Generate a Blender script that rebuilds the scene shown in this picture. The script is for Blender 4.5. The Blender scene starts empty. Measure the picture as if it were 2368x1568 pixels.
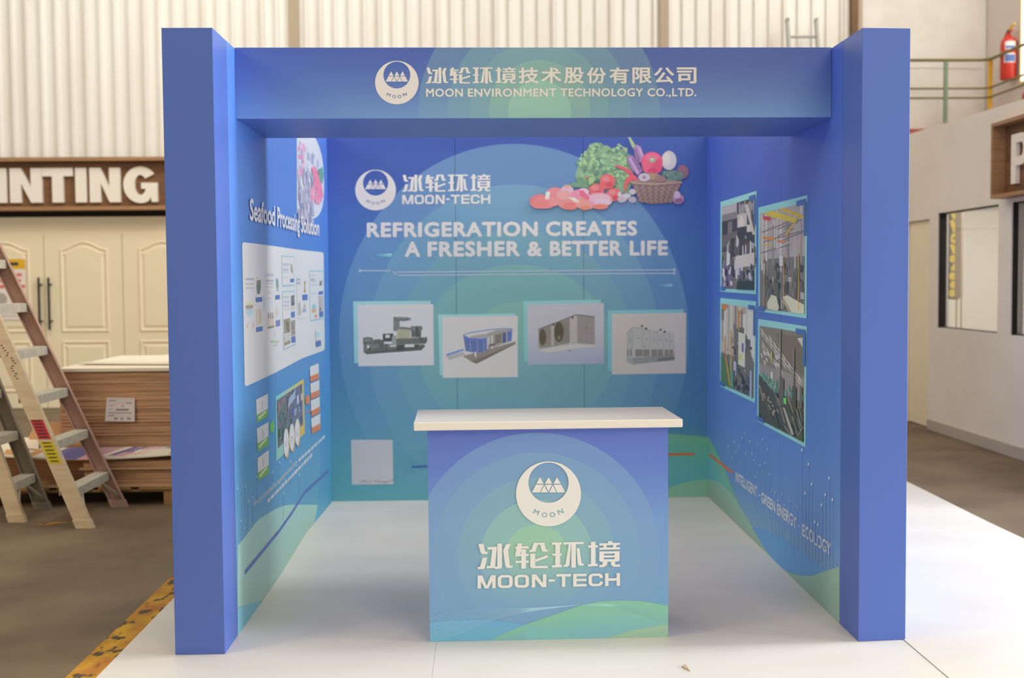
import bpy, bmesh, math, random
from mathutils import Vector, Matrix
S = bpy.context.scene
C = S.collection
R_ = math.radians
# ------------------------------------------------------------------ camera
CAM = Vector((-0.0656, -4.7001, 1.4954)); YAW, PIT, ROL, FPX = -0.0248, -0.0491, 0.0080, 2718.1
cy, sy, cp, sp, cr, sr = math.cos(YAW), math.sin(YAW), math.cos(PIT), math.sin(PIT), math.cos(ROL), math.sin(ROL)
RM = (Matrix(((cy, -sy, 0), (sy, cy, 0), (0, 0, 1))) @ Matrix(((1, 0, 0), (0, cp, -sp), (0, sp, cp)))
      @ Matrix(((cr, 0, sr), (0, 1, 0), (-sr, 0, cr))))
cd = bpy.data.cameras.new('camera'); cam = bpy.data.objects.new('camera', cd); C.objects.link(cam)
rx, ry, rz = RM.col[0], RM.col[1], RM.col[2]
cam.matrix_world = Matrix.Translation(CAM) @ Matrix((rx, rz, -ry)).transposed().to_4x4()
cd.sensor_fit = 'HORIZONTAL'; cd.sensor_width = 36; cd.lens = FPX * 36 / 2368
cd.dof.use_dof = True; cd.dof.focus_distance = 5.0; cd.dof.aperture_fstop = 2.2
cd.clip_end = 100
S.camera = cam
# ------------------------------------------------------------------ light
S.view_settings.view_transform = 'Standard'; S.view_settings.look = 'None'
S.view_settings.gamma = 1; S.view_settings.use_curve_mapping = False
S.view_settings.exposure = 0.0
W = bpy.data.worlds.new('hall_light'); S.world = W; W.use_nodes = True
W.node_tree.nodes['Background'].inputs[0].default_value = (1.0, 0.895, 0.74, 1)
W.node_tree.nodes['Background'].inputs[1].default_value = 0.385

def area(name, loc, target, size, power, color):
    l = bpy.data.lights.new(name, 'AREA'); l.shape = 'RECTANGLE'; l.size, l.size_y = size
    l.energy = power; l.color = color
    o = bpy.data.objects.new(name, l); C.objects.link(o); o.location = loc
    o.rotation_euler = (Vector(target) - Vector(loc)).to_track_quat('-Z', 'Y').to_euler()
    return o
area('skylight', (10.0, 1.0, 10.6), (-1.0, 1.2, 1.2), (1.8, 14.0), 1450, (0.89, 0.95, 1.0))
area('roof_lamp_front', (3.0, -6.0, 5.6), (0.2, 0, 1.0), (3, 3), 150, (1, 0.84, 0.62))
area('overhead_fill', (0.1, 1.3, 6.8), (0.1, 1.6, 0), (2.4, 3.0), 105, (1, 0.90, 0.76))  # added fill from above, brightens the floor and walls inside the booth
area('entrance_daylight', (9.5, -1.2, 1.7), (-1.1, 0.6, 1.4), (3.4, 2.4), 830, (0.92, 0.96, 1.0))
area('roof_lamp_left', (-5.5, -2.5, 5.0), (-2.4, 3.0, 0.6), (2.0, 2.0), 130, (1, 0.87, 0.68))
area('roof_lamp_rear', (-3.5, 4.5, 7.0), (-4.0, 8.8, 2.0), (4, 3), 185, (1, 0.95, 0.87))
area('rear_skylight', (5.2, 5.6, 6.6), (3.6, 9.7, 4.0), (2.5, 2), 95, (1, 0.95, 0.87))

# ------------------------------------------------------------------ helpers
def lin1(c): c /= 255.0; return c / 12.92 if c <= 0.04045 else ((c + 0.055) / 1.055) ** 2.4
def lin(c): return tuple(lin1(x) for x in c)
def alb(c, white=(255, 255, 255), a=0.85):
    l, w = lin(c), lin(white)
    return tuple(min(0.92, a * x / y) for x, y in zip(l, w))
def tag(o, label=None, cat=None, group=None, kind=None):
    if label: o['label'] = label
    if cat: o['category'] = cat
    if group: o['group'] = group
    if kind: o['kind'] = kind
    return o
def empty(name, loc=(0, 0, 0)):
    o = bpy.data.objects.new(name, None); C.objects.link(o); o.location = loc; o.empty_display_size = .1
    return o
def thing(name, label, cat, loc, group=None):
    return tag(empty(name, loc), label, cat, group)
def wloc(o):
    v = Vector((0, 0, 0))
    while o: v += o.location; o = o.parent
    return v
def link_mesh(name, me, parent=None):
    o = bpy.data.objects.new(name, me); C.objects.link(o)
    if parent: o.parent = parent
    return o

class MB:
    """collects solids in world coordinates, links them as one mesh object"""
    def __init__(s): s.bm = bmesh.new()
    def hexa(s, p):
        v = [s.bm.verts.new(q) for q in p]
        for f in ((0, 3, 2, 1), (4, 5, 6, 7), (0, 1, 5, 4), (1, 2, 6, 5), (2, 3, 7, 6), (3, 0, 4, 7)):
            s.bm.faces.new([v[i] for i in f])
        return s
    def box(s, a, b):
        (x0, y0, z0), (x1, y1, z1) = a, b
        return s.hexa([(x0, y0, z0), (x1, y0, z0), (x1, y1, z0), (x0, y1, z0), (x0, y0, z1), (x1, y0, z1), (x1, y1, z1), (x0, y1, z1)])
    def bar(s, a, b, wx, wy, side=(0, 1, 0)):
        """bar from a to b, width wx across, wy along side"""
        a, b = Vector(a), Vector(b); d = (b - a).normalized(); sd = Vector(side)
        sd = (sd - d * sd.dot(d)).normalized(); n = d.cross(sd)
        q = []
        for e in (a, b):
            for i, j in ((-1, -1), (1, -1), (1, 1), (-1, 1)): q.append(e + n * (i * wx / 2) + sd * (j * wy / 2))
        return s.hexa(q)
    def tube(s, pts, r, n=8, cap=True):
        rings = []
        pts = [Vector(p) for p in pts]
        for i, p in enumerate(pts):
            d = (pts[min(i + 1, len(pts) - 1)] - pts[max(i - 1, 0)]).normalized()
            up = Vector((0, 0, 1)) if abs(d.z) < .95 else Vector((1, 0, 0))
            a = d.cross(up).normalized(); b = d.cross(a)
            rr = r[i] if isinstance(r, (list, tuple)) else r
            rings.append([s.bm.verts.new(p + a * (rr * math.cos(t * 2 * math.pi / n)) + b * (rr * math.sin(t * 2 * math.pi / n))) for t in range(n)])
        for A, B in zip(rings, rings[1:]):
            for i in range(n): s.bm.faces.new((A[i], A[(i + 1) % n], B[(i + 1) % n], B[i]))
        if cap: s.bm.faces.new(rings[0][::-1]); s.bm.faces.new(rings[-1])
        return s
    def prism(s, pts, ext):
        """pts: planar outline (3D), extruded by vector ext"""
        e = Vector(ext); A = [s.bm.verts.new(p) for p in pts]; B = [s.bm.verts.new(Vector(p) + e) for p in pts]
        n = len(pts)
        s.bm.faces.new(A[::-1]); s.bm.faces.new(B)
        for i in range(n): s.bm.faces.new((A[i], A[(i + 1) % n], B[(i + 1) % n], B[i]))
        return s
    def quad(s, p):
        s.bm.faces.new([s.bm.verts.new(q) for q in p]); return s
    def build(s, name, mat, parent=None, bevel=0, smooth=False, uvf=None, label=None, kind=None):
        bmesh.ops.recalc_face_normals(s.bm, faces=s.bm.faces)
        if uvf:
            L = s.bm.loops.layers.uv.new('UVMap')
            for f in s.bm.faces:
                for l in f.loops: l[L].uv = uvf(l.vert.co)
        if parent:
            o = wloc(parent)
            for v in s.bm.verts: v.co -= o
        me = bpy.data.meshes.new(name); s.bm.to_mesh(me); s.bm.free(); me.materials.append(mat)
        if smooth:
            for p in me.polygons: p.use_smooth = True
        ob = link_mesh(name, me, parent)
        if bevel:
            m = ob.modifiers.new('bevel', 'BEVEL'); m.width = bevel; m.segments = 2; m.limit_method = 'ANGLE'; m.angle_limit = R_(40)
        return tag(ob, label=label, kind=kind)

# ---- materials
def mat(name, color, rough=.6, spec=.4, metal=0, noise=0, nscale=8, bump=0, bscale=40, stretch=(1, 1, 1), color2=None, nlo=.35, nhi=.65):
    m = bpy.data.materials.new(name); m.use_nodes = True; nt = m.node_tree; b = nt.nodes['Principled BSDF']
    b.inputs['Base Color'].default_value = (*color, 1); b.inputs['Roughness'].default_value = rough
    b.inputs['Specular IOR Level'].default_value = spec; b.inputs['Metallic'].default_value = metal
    if noise or color2 or bump:
        tc = nt.nodes.new('ShaderNodeTexCoord'); mp = nt.nodes.new('ShaderNodeMapping'); mp.inputs['Scale'].default_value = stretch
        nt.links.new(tc.outputs['Object'], mp.inputs[0])
    if noise or color2:
        n = nt.nodes.new('ShaderNodeTexNoise'); n.inputs['Scale'].default_value = nscale; n.inputs['Detail'].default_value = 6
        nt.links.new(mp.outputs[0], n.inputs['Vector'])
        r = nt.nodes.new('ShaderNodeValToRGB'); c2 = color2 or tuple(x * (1 - noise) for x in color)
        r.color_ramp.elements[0].position = nlo; r.color_ramp.elements[1].position = nhi
        r.color_ramp.elements[0].color = (*c2, 1); r.color_ramp.elements[1].color = (*color, 1)
        nt.links.new(n.outputs['Fac'], r.inputs[0]); nt.links.new(r.outputs[0], b.inputs['Base Color'])
    if bump:
        n = nt.nodes.new('ShaderNodeTexNoise'); n.inputs['Scale'].default_value = bscale; n.inputs['Detail'].default_value = 3
        nt.links.new(mp.outputs[0], n.inputs['Vector'])
        bp = nt.nodes.new('ShaderNodeBump'); bp.inputs['Strength'].default_value = bump; bp.inputs['Distance'].default_value = .02
        nt.links.new(n.outputs['Fac'], bp.inputs['Height']); nt.links.new(bp.outputs[0], b.inputs['Normal'])
    return m
def print_mat():
    m = bpy.data.materials.new('printed_ink'); m.use_nodes = True; nt = m.node_tree; b = nt.nodes['Principled BSDF']
    a = nt.nodes.new('ShaderNodeAttribute'); a.attribute_name = 'ink'
    nt.links.new(a.outputs['Color'], b.inputs['Base Color']); b.inputs['Roughness'].default_value = .5
    b.inputs['Specular IOR Level'].default_value = .35
    return m
INK = print_mat()

class X:
    """tiny maths wrapper around shader sockets"""
    def __init__(s, nt, v): s.nt, s.v = nt, v
    def op(s, o, *a, clamp=False):
        n = s.nt.nodes.new('ShaderNodeMath'); n.operation = o; n.use_clamp = clamp
        for i, q in enumerate((s,) + a):
            q = q.v if isinstance(q, X) else q
            if isinstance(q, (int, float)): n.inputs[i].default_value = q
            else: s.nt.links.new(q, n.inputs[i])
        return X(s.nt, n.outputs[0])
    def __add__(s, o): return s.op('ADD', o)
    def __sub__(s, o): return s.op('SUBTRACT', o)
    def __mul__(s, o): return s.op('MULTIPLY', o)
    def __truediv__(s, o): return s.op('DIVIDE', o)
def desat(c, k):  # greys the print colours, so the haze of glare is mixed into them
    g = .3 * c[0] + .5 * c[1] + .2 * c[2]; a = k[0]
    return (c[0] * (1 - a) + g * a, c[1] * (1 - a) + g * a, (c[2] * (1 - a) + g * a) * k[1])
def backdrop(name, stops, discs=(), white=(255, 255, 255), haxis=None, sat=(.05, .96)):
    """printed backdrop: vertical colour ramp in metres, stacked translucent discs (cu,cv,ru,rv,colour,alpha)"""
    m = bpy.data.materials.new(name); m.use_nodes = True; nt = m.node_tree; b = nt.nodes['Principled BSDF']
    uv = nt.nodes.new('ShaderNodeUVMap'); sp_ = nt.nodes.new('ShaderNodeSeparateXYZ'); nt.links.new(uv.outputs[0], sp_.inputs[0])
    u, v = X(nt, sp_.outputs[0]), X(nt, sp_.outputs[1])
    r = nt.nodes.new('ShaderNodeValToRGB'); H = stops[-1][0]
    nt.links.new((v / H).v, r.inputs[0])
    els = r.color_ramp.elements
    while len(els) < len(stops): els.new(.5)
    for e, (p, c) in zip(els, stops): e.position = p / H; e.color = (*desat(alb(c, white), sat), 1)
    cur = r.outputs[0]
    if haxis:
        (u0, u1, c, a) = haxis
        f = ((u - u0) / (u1 - u0)).op('MULTIPLY', 1.0, clamp=True) * a
        mx = nt.nodes.new('ShaderNodeMixRGB'); nt.links.new(f.v, mx.inputs[0]); nt.links.new(cur, mx.inputs[1]); mx.inputs[2].default_value = (*desat(alb(c, white), sat), 1); cur = mx.outputs[0]
    for cu, cv, ru, rv, c, a in discs:
        du, dv = (u - cu) / ru, (v - cv) / rv
        d = (du * du + dv * dv).op('LESS_THAN', 1.0)
        fade = ((v - (cv - rv)) / (rv * 1.2)).op('MULTIPLY', 1.0, clamp=True)
        f = d * fade * a
        mx = nt.nodes.new('ShaderNodeMixRGB'); nt.links.new(f.v, mx.inputs[0]); nt.links.new(cur, mx.inputs[1])
        mx.inputs[2].default_value = (*desat(alb(c, white), sat), 1); cur = mx.outputs[0]
    nt.links.new(cur, b.inputs['Base Color']); b.inputs['Roughness'].default_value = .48; b.inputs['Specular IOR Level'].default_value = .4
    return m

# ---- where a pixel of the photograph meets a surface (used to read real positions off flat prints)
def ray(px, py): return RM @ Vector(((px - 1184) / FPX, 1, -(py - 784) / FPX))
def hit(px, py, o, n):
    d = ray(px, py); t = (Vector(o) - CAM).dot(n) / d.dot(n); return CAM + d * t

# ---- booth dimensions (metres)
H = 2.5
XL0, XL1, XR0, XR1 = -1.3161, -1.1169, 1.4676, 1.6681
YR0, YR1 = 0.033, 0.0479
YSL, YSR = 0.2512, 0.2861
YHL, YHR, ZH0, YH2 = 0.4103, 0.4456, 2.2011, 1.0928
D = 3.2963; XBL, XBR = -1.1037, 1.4744
LW = [(YSL, -1.1169), (1.25, -1.112), (2.28, -1.132), (D, XBL)]      # plan of the left wall, slightly bowed
def xlw(y):
    for (a, xa), (b, xb) in zip(LW, LW[1:]):
        if y <= b: return xa + (xb - xa) * (y - a) / (b - a)
    (a, xa), (b, xb) = LW[-2:]
    return xa + (xb - xa) * (y - a) / (b - a)
def xrw(y): return XR0 + (XBR - XR0) * (y - YSR) / (D - YSR)

class Face:
    """a printed plane: pixel -> (u,v) metres -> 3D"""
    def __init__(s, o, u, n, white, bends=(), m3=None, p2=None):
        s.o, s.u, s.n = Vector(o), Vector(u).normalized(), Vector(n).normalized(); s.white = white; s.bends = bends
        s.m3f, s.p2f = m3, p2
    def uv(s, px, py):
        if s.p2f: return s.p2f(px, py)
        p = hit(px, py, s.o, s.n) - s.o; return (p.dot(s.u), p.z)
    def to3(s, u, v, off):
        if s.m3f: return s.m3f(u, v, off)
        return s.o + s.u * u + Vector((0, 0, v)) + s.n * off
def p2_left(px, py):
    x = -1.115
    for _ in range(6):
        p = hit(px, py, (x, 0, 0), Vector((1, 0, 0))); x = xlw(p.y)
    return (p.y, p.z)
def p2_right(px, py):
    x = 1.468
    for _ in range(6):
        p = hit(px, py, (x, 0, 0), Vector((1, 0, 0))); x = xrw(p.y)
    return (p.y, p.z)
BACK = Face((0, D, 0), (1, 0, 0), (0, -1, 0), (197, 190, 193))
LEFT = Face((0, 0, 0), (0, 1, 0), (1, 0, 0), (204, 209, 217), bends=(1.25, 2.28), m3=lambda u, v, o: Vector((xlw(u) + o, u, v)), p2=p2_left)
RIGHT = Face((0, 0, 0), (0, 1, 0), (-1, 0, 0), (186, 186, 190), m3=lambda u, v, o: Vector((xrw(u) - o, u, v)), p2=p2_right)
hd = Vector((XR0 - XL1, YHR - YHL, 0)).normalized()
HEAD = Face((XL1, YHL, 0), hd, (hd.y, -hd.x, 0), (230, 214, 192))
cdv = Vector((0.996, 0.020, 0)).normalized()
CNT = Face((-0.2970, 0.1190, 0), cdv, (cdv.y, -cdv.x, 0), (234, 220, 198))

class Print:
    def __init__(s, face, base=.0008, white=None):
        s.f = face; s.bm = bmesh.new(); s.col = s.bm.loops.layers.float_color.new('ink'); s.lv = base; s.white = white or face.white; s.items = []
    def c(s, c): return (*alb(c, s.white), 1)
    def poly(s, uvs, col, cols=None, step=2.5e-5):
        """uvs metres; col observed colour; cols optional per-vertex"""
        s.lv += step
        bm = bmesh.new(); L = bm.loops.layers.float_color.new('ink')
        vs = [bm.verts.new((u, v, 0)) for u, v in uvs]
        try: f = bm.faces.new(vs)
        except Exception: bm.free(); return
        cc = [s.c(q) for q in cols] if cols else [s.c(col)] * len(vs)
        for l, q in zip(f.loops, cc): l[L] = q
        s._flush(bm, L)
    def _flush(s, bm, L):
        for b in s.f.bends:
            bmesh.ops.bisect_plane(bm, geom=bm.verts[:] + bm.edges[:] + bm.faces[:], plane_co=(b, 0, 0), plane_no=(1, 0, 0))
        if any(len(f.verts) > 4 for f in bm.faces): bmesh.ops.triangulate(bm, faces=bm.faces[:])
        mp = {}
        for f in bm.faces:
            vs = []
            for v in f.verts:
                if v not in mp: mp[v] = s.bm.verts.new(s.f.to3(v.co.x, v.co.y, s.lv))
                vs.append(mp[v])
            try: nf = s.bm.faces.new(vs)
            except Exception: continue
            for a, b in zip(nf.loops, f.loops): a[s.col] = b[L]
        bm.free()
    def px(s, pts, col, cols=None): s.poly([s.f.uv(*p) for p in pts], col, cols)
    def ell(s, cx, cy, rx, ry, col, n=20, rot=0, px=True, edge=None):
        pts = []
        for i in range(n):
            t = i * 2 * math.pi / n; a, b = rx * math.cos(t), ry * math.sin(t)
            pts.append((cx + a * math.cos(rot) - b * math.sin(rot), cy + a * math.sin(rot) + b * math.cos(rot)))
        (s.px if px else s.poly)(pts, col)
    def line(s, pts, w, col, px=True):
        if px: pts = [s.f.uv(*p) for p in pts]
        for (a, b), (c, d) in zip(pts, pts[1:]):
            dx, dy = c - a, d - b; L = math.hypot(dx, dy) or 1; nx, ny = -dy / L * w / 2, dx / L * w / 2
            ex, ey = dx / L * w * .3, dy / L * w * .3
            s.poly([(a - ex + nx, b - ey + ny), (c + ex + nx, d + ey + ny), (c + ex - nx, d + ey - ny), (a - ex - nx, b - ey - ny)], col, step=0)
        s.lv += 2.5e-5
    def quadmap(s, tl, tr, br, bl, px=True):
        q = [s.f.uv(*p) if px else p for p in (tl, tr, br, bl)]
        def m(a, b):   # a across, b up
            t = [q[3][i] * (1 - a) + q[2][i] * a for i in (0, 1)]; u = [q[0][i] * (1 - a) + q[1][i] * a for i in (0, 1)]
            return (t[0] * (1 - b) + u[0] * b, t[1] * (1 - b) + u[1] * b)
        return m
    def upoly(s, m, pts, col, cols=None): s.poly([m(*p) for p in pts], col, cols)
    def text(s, body, tl, tr, br, bl, col, bold=.02, mode='bbox', px=True, spacing=1.0):
        """flat lettering fitted into a quad; thickened by overprinting shifted copies"""
        cu = bpy.data.curves.new('t', 'FONT'); cu.body = body; cu.resolution_u = 3; cu.space_character = spacing
        o = bpy.data.objects.new('t', cu); C.objects.link(o); bpy.context.view_layer.update()
        me = bpy.data.meshes.new_from_object(o); bpy.data.objects.remove(o); bpy.data.curves.remove(cu)
        if not me.vertices: return
        xs = [v.co.x for v in me.vertices]; ys = [v.co.y for v in me.vertices]
        x0, x1 = min(xs) - bold, max(xs) + bold; y0, y1 = min(ys) - bold, max(ys) + bold
        if mode == 'cap': y0, y1 = -bold, .682 + bold
        m = s.quadmap(tl, tr, br, bl, px); s.lv += 2e-5; cc = s.c(col)
        k = .7071 * bold
        sh = [(0, 0)] + ([(bold, 0), (-bold, 0), (0, bold), (0, -bold), (k, k), (-k, k), (k, -k), (-k, -k)] if bold else [])
        for a, b in sh:
            s.lv += 9e-6
            bm = bmesh.new(); bm.from_mesh(me); L = bm.loops.layers.float_color.new('ink')
            for v in bm.verts:
                p = m((v.co.x + a - x0) / (x1 - x0), (v.co.y + b - y0) / (y1 - y0)); v.co = (p[0], p[1], 0)
            for f in bm.faces:
                for l in f.loops: l[L] = cc
            s._flush(bm, L)
        bpy.data.meshes.remove(me)
    def build(s, name, parent, label=None, flip=True):
        o = wloc(parent)
        n = s.f.n
        for f in s.bm.faces:
            f.normal_update()
            if f.normal.dot(n) < 0: f.normal_flip()
        for v in s.bm.verts: v.co -= o
        me = bpy.data.meshes.new(name); s.bm.to_mesh(me); s.bm.free(); me.materials.append(INK)
        return tag(link_mesh(name, me, parent), label=label)

WHITE_H, WHITE_C, WHITE_B = (228, 213, 192), (232, 218, 197), (195, 189, 192)
def emblem(P, cx, cy, r, col, ink):
    """round crescent emblem with three peaks; r in pixels"""
    n = 56
    hc, hr = (cx, cy - .346 * r), .617 * r
    for i in range(n):
        a, b = i * 2 * math.pi / n, (i + 1) * 2 * math.pi / n
        P.lv -= 2.5e-5
        P.px([(cx + r * math.cos(a), cy + r * math.sin(a)), (cx + r * math.cos(b), cy + r * math.sin(b)),
              (hc[0] + hr * math.cos(b), hc[1] + hr * math.sin(b)), (hc[0] + hr * math.cos(a), hc[1] + hr * math.sin(a))], col)
    P.lv += 2.5e-5
    q = lambda x, y: (cx + x * r, cy - y * r)
    for k in (-.262, 0, .262):
        P.px([q(k, .515), q(k - .115, .31), q(k + .115, .31)], col)
    P.px([q(-.515, .045), q(-.39, .285), q(-.15, .285), q(-.265, .045)], col)
    P.px([q(-.245, .045), q(-.132, .27), q(-.018, .045)], col)
    P.px([q(-.112, .285), q(.112, .285), q(0, .06)], col)
    P.px([q(.245, .045), q(.132, .27), q(.018, .045)], col)
    P.px([q(.515, .045), q(.39, .285), q(.15, .285), q(.265, .045)], col)
    for ch, x, y, rot in (('M', -.376, -.56, .38), ('O', -.124, -.645, .13), ('O', .122, -.64, -.12), ('N', .368, -.545, -.38)):
        w, h = .085, .075
        c, s_ = math.cos(rot), math.sin(rot)
        g = lambda a, b: q(x + a * c + b * s_, y - a * s_ + b * c)
        P.text(ch, g(-w, h), g(w, h), g(w, -h), g(-w, -h), ink, bold=.012)
def rring(P, m, x0, x1, col, tx, ty, cut=None):
    """squarish rounded letter O / C inside unit height box m, x0..x1"""
    w = x1 - x0; rxo, ryo = min(.33 * w, w / 2), .3
    def pt(t, inner):
        q, f = int(t) % 4, t - int(t)
        a = f * math.pi / 2
        dx, dy = (tx, ty) if inner else (0, 0)
        rx, ry = (max(rxo - tx, .004), max(ryo - ty, .03)) if inner else (rxo, ryo)
        X0, X1, Y0, Y1 = x0 + dx, x1 - dx, dy, 1 - dy
        c, s_ = math.cos(a), math.sin(a)
        if q == 0: return (X1 - rx + rx * c, Y1 - ry + ry * s_)
        if q == 1: return (X0 + rx - rx * s_, Y1 - ry + ry * c)
        if q == 2: return (X0 + rx - rx * c, Y0 + ry - ry * s_)
        return (X1 - rx + rx * s_, Y0 + ry - ry * c)
    ts = []
    for q in range(4): ts += [q + k / 6 for k in range(6)] + [q + .9999]
    if cut: seg = list(zip(ts, ts[1:]))
    else: seg = list(zip(ts, ts[1:] + [0]))
    lv = P.lv
    for a, b in seg:
        P.lv = lv
        P.upoly(m, [pt(a, 0), pt(b, 0), pt(b, 1), pt(a, 1)], col)
    if cut:
        P.upoly(m, [(x1 - tx, cut[1]), (x1, cut[1]), (x1, .7), (x1 - tx, .7)], col)
        P.lv = lv; P.upoly(m, [(x1 - tx, .3), (x1, .3), (x1, cut[0]), (x1 - tx, cut[0])], col)
def moontech(P, tl, tr, br, bl, col):
    m = P.quadmap(tl, tr, br, bl); f = lambda x: (x - 508) / 1344.0
    t, h = .0245, .2
    def R(x0, x1, y0, y1): P.upoly(m, [(x0, y0), (x1, y0), (x1, y1), (x0, y1)], col)
    a, b = f(508), f(678); c = (a + b) / 2
    R(a, a + t, 0, 1); R(b - t, b, 0, 1)
    P.upoly(m, [(a, 1), (a + t * 1.35, 1), (c + t * .15, .12), (c + t * .15, 0), (c - t * .5, 0)], col)
    P.upoly(m, [(b, 1), (b - t * 1.35, 1), (c - t * .15, .12), (c - t * .15, 0), (c + t * .5, 0)], col)
    rring(P, m, f(697), f(838), col, t, h); rring(P, m, f(855), f(992), col, t, h)
    a, b = f(1017), f(1155); R(a, a + t, 0, 1); R(b - t, b, 0, 1)
    P.upoly(m, [(a, 1), (a + t * 1.25, 1), (b, 0), (b - t * 1.25, 0)], col)
    R(f(1175), f(1235), .42, .6)
    a, b = f(1248), f(1388); R(a, b, 1 - h, 1); R((a + b) / 2 - t / 2, (a + b) / 2 + t / 2, 0, 1)
    a, b = f(1408), f(1535); R(a, a + t, 0, 1); R(a, b, 1 - h, 1); R(a, b, .42, .6); R(a, b, 0, h)
    rring(P, m, f(1553), f(1690), col, t, h, cut=(.36, .64))
    a, b = f(1710), f(1852); R(a, a + t, 0, 1); R(b - t, b, 0, 1); R(a, b, .4, .6)
LOGO = [
 [(515, 155), (562, 152), (580, 226), (601, 228), (601, 249), (552, 250), (536, 235)], [(555, 284), (599, 281), (574, 385), (560, 392), (508, 392), (508, 372), (530, 370)],
 [(600, 184), (690, 180), (672, 372), (660, 382), (592, 384), (592, 362), (626, 360), (645, 206), (600, 208)], [(693, 150), (738, 149), (738, 375), (722, 388), (667, 390), (667, 368), (693, 366)],
 [(775, 156), (820, 154), (795, 215), (812, 358), (837, 357), (837, 378), (785, 380), (768, 365), (748, 215)],
 [(862, 178), (990, 175), (990, 196), (862, 199)], [(885, 148), (928, 147), (912, 250), (990, 248), (990, 268), (862, 272), (862, 252)], [(918, 205), (963, 204), (963, 386), (918, 388)], [(862, 313), (990, 310), (990, 331), (862, 334)],
 [(1035, 143), (1135, 141), (1152, 206), (1170, 206), (1170, 227), (1115, 228), (1097, 163), (1072, 163), (1052, 228), (995, 230), (995, 210), (1015, 209)],
 [(1003, 246), (1050, 245), (1050, 361), (1168, 360), (1168, 382), (1020, 384), (1003, 370)], [(1052, 298), (1165, 258), (1168, 283), (1052, 323)],
 [(1207, 140), (1300, 138), (1300, 160), (1207, 162)], [(1210, 245), (1300, 243), (1300, 263), (1210, 265)], [(1207, 355), (1303, 352), (1303, 373), (1207, 377)], [(1239, 150), (1285, 149), (1285, 365), (1239, 366)],
 [(1315, 138), (1508, 134), (1508, 155), (1315, 159)], [(1390, 150), (1434, 149), (1434, 377), (1390, 378)], [(1366, 155), (1388, 155), (1374, 352), (1360, 368), (1318, 371), (1318, 350), (1335, 348)], [(1440, 195), (1468, 194), (1490, 338), (1508, 337), (1508, 358), (1468, 360), (1452, 345)],
 [(1550, 168), (1642, 165), (1642, 186), (1550, 189)], [(1576, 133), (1620, 132), (1620, 360), (1576, 361)], [(1547, 345), (1642, 342), (1642, 363), (1547, 367)],
 [(1738, 128), (1778, 127), (1778, 150), (1738, 151)], [(1655, 148), (1852, 142), (1852, 163), (1655, 169)], [(1690, 166), (1720, 165), (1728, 190), (1698, 191)], [(1790, 163), (1822, 162), (1812, 188), (1782, 189)], [(1655, 189), (1852, 184), (1852, 205), (1655, 210)],
 [(1655, 225), (1700, 224), (1700, 322), (1668, 323), (1655, 312)], [(1800, 222), (1848, 221), (1848, 308), (1836, 318), (1800, 319)], [(1700, 225), (1800, 223), (1800, 244), (1700, 246)], [(1700, 263), (1800, 261), (1800, 280), (1700, 282)], [(1700, 299), (1800, 297), (1800, 320), (1700, 322)],
 [(1690, 320), (1736, 320), (1728, 352), (1700, 372), (1655, 373), (1655, 352), (1682, 350)], [(1765, 318), (1806, 318), (1806, 348), (1852, 346), (1852, 368), (1790, 370), (1767, 352)]]
def logo4(P, tl, tr, br, bl, col):
    m = P.quadmap(tl, tr, br, bl)
    for st in LOGO:
        pts = []
        for x, y in st:
            a = (x - 508) / 1344.0; pts.append((a, 1 - (y - (150 - 22 * a)) / 243.0))
        P.lv -= 1.5e-5; P.upoly(m, pts, col)
def cjk(P, s, xs, w, ytl, ybl, ytr, ybr, X0, X1, col, bold=.028):
    for ch, x in zip(s, xs):
        ww = w(ch) if callable(w) else w
        fa, fb = (x - X0) / (X1 - X0), (x + ww - X0) / (X1 - X0)
        yt = lambda f: ytl + (ytr - ytl) * f
        yb = lambda f: ybl + (ybr - ybl) * f
        P.text(ch, (x, yt(fa)), (x + ww, yt(fb)), (x + ww, yb(fb)), (x, yb(fa)), col, bold=bold)

# ================================================================== SETTING
M_conc = mat('worn_concrete', lin((130, 112, 89)), .62, .35, nscale=1.6, color2=lin((104, 88, 69)), bump=.15, bscale=9)
M_cream = mat('cream_paint', lin((236, 220, 190)), .55, .4)
M_cream2 = mat('cream_door_paint', lin((238, 222, 190)), .45, .45)
M_corr = mat('cream_steel_sheet', lin((238, 235, 226)), .42, .45, nscale=1.1, color2=lin((226, 220, 208)), stretch=(1, 1, .25))
M_corrD = mat('grey_beige_flashing', lin((178, 160, 136)), .5)
M_plaster = mat('off_white_plaster', lin((226, 221, 212)), .8, .2, nscale=2.5, color2=lin((214, 208, 198)))
M_office = mat('grey_white_wall_paint', lin((238, 230, 220)), .7, .25, nscale=1.5, color2=lin((230, 222, 212)))
M_skirt = mat('grey_skirting', lin((186, 176, 166)), .5)
M_black = mat('black_gap', lin((34, 30, 26)), .7)
M_brown = mat('brown_steel', lin((128, 88, 50)), .5, .4, nscale=3, color2=lin((100, 72, 44)))
M_wood = mat('sign_wood', lin((172, 132, 92)), .5, .4, nscale=5, color2=lin((154, 114, 78)), stretch=(.3, 1, 6))
M_wood2 = mat('sign_back_board', lin((132, 94, 64)), .55, .3, nscale=4, color2=lin((108, 76, 50)), stretch=(.4, 1, 4))
M_letter = mat('white_letter', lin((240, 232, 218)), .4, .4)
M_dark = mat('black_metal', lin((44, 42, 38)), .35, .5)
M_yellow = mat('worn_yellow_line', lin((206, 160, 44)), .7, .3, nscale=9, color2=lin((176, 108, 44)), stretch=(1, .5, 1))
M_green = mat('green_rail_paint', lin((122, 138, 112)), .5)
M_rail = mat('rail_olive', lin((122, 112, 68)), .45)
M_ypost = mat('yellow_post_paint', lin((222, 172, 48)), .45)
M_redbeam = mat('red_oxide_beam', lin((178, 92, 82)), .6)

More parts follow.
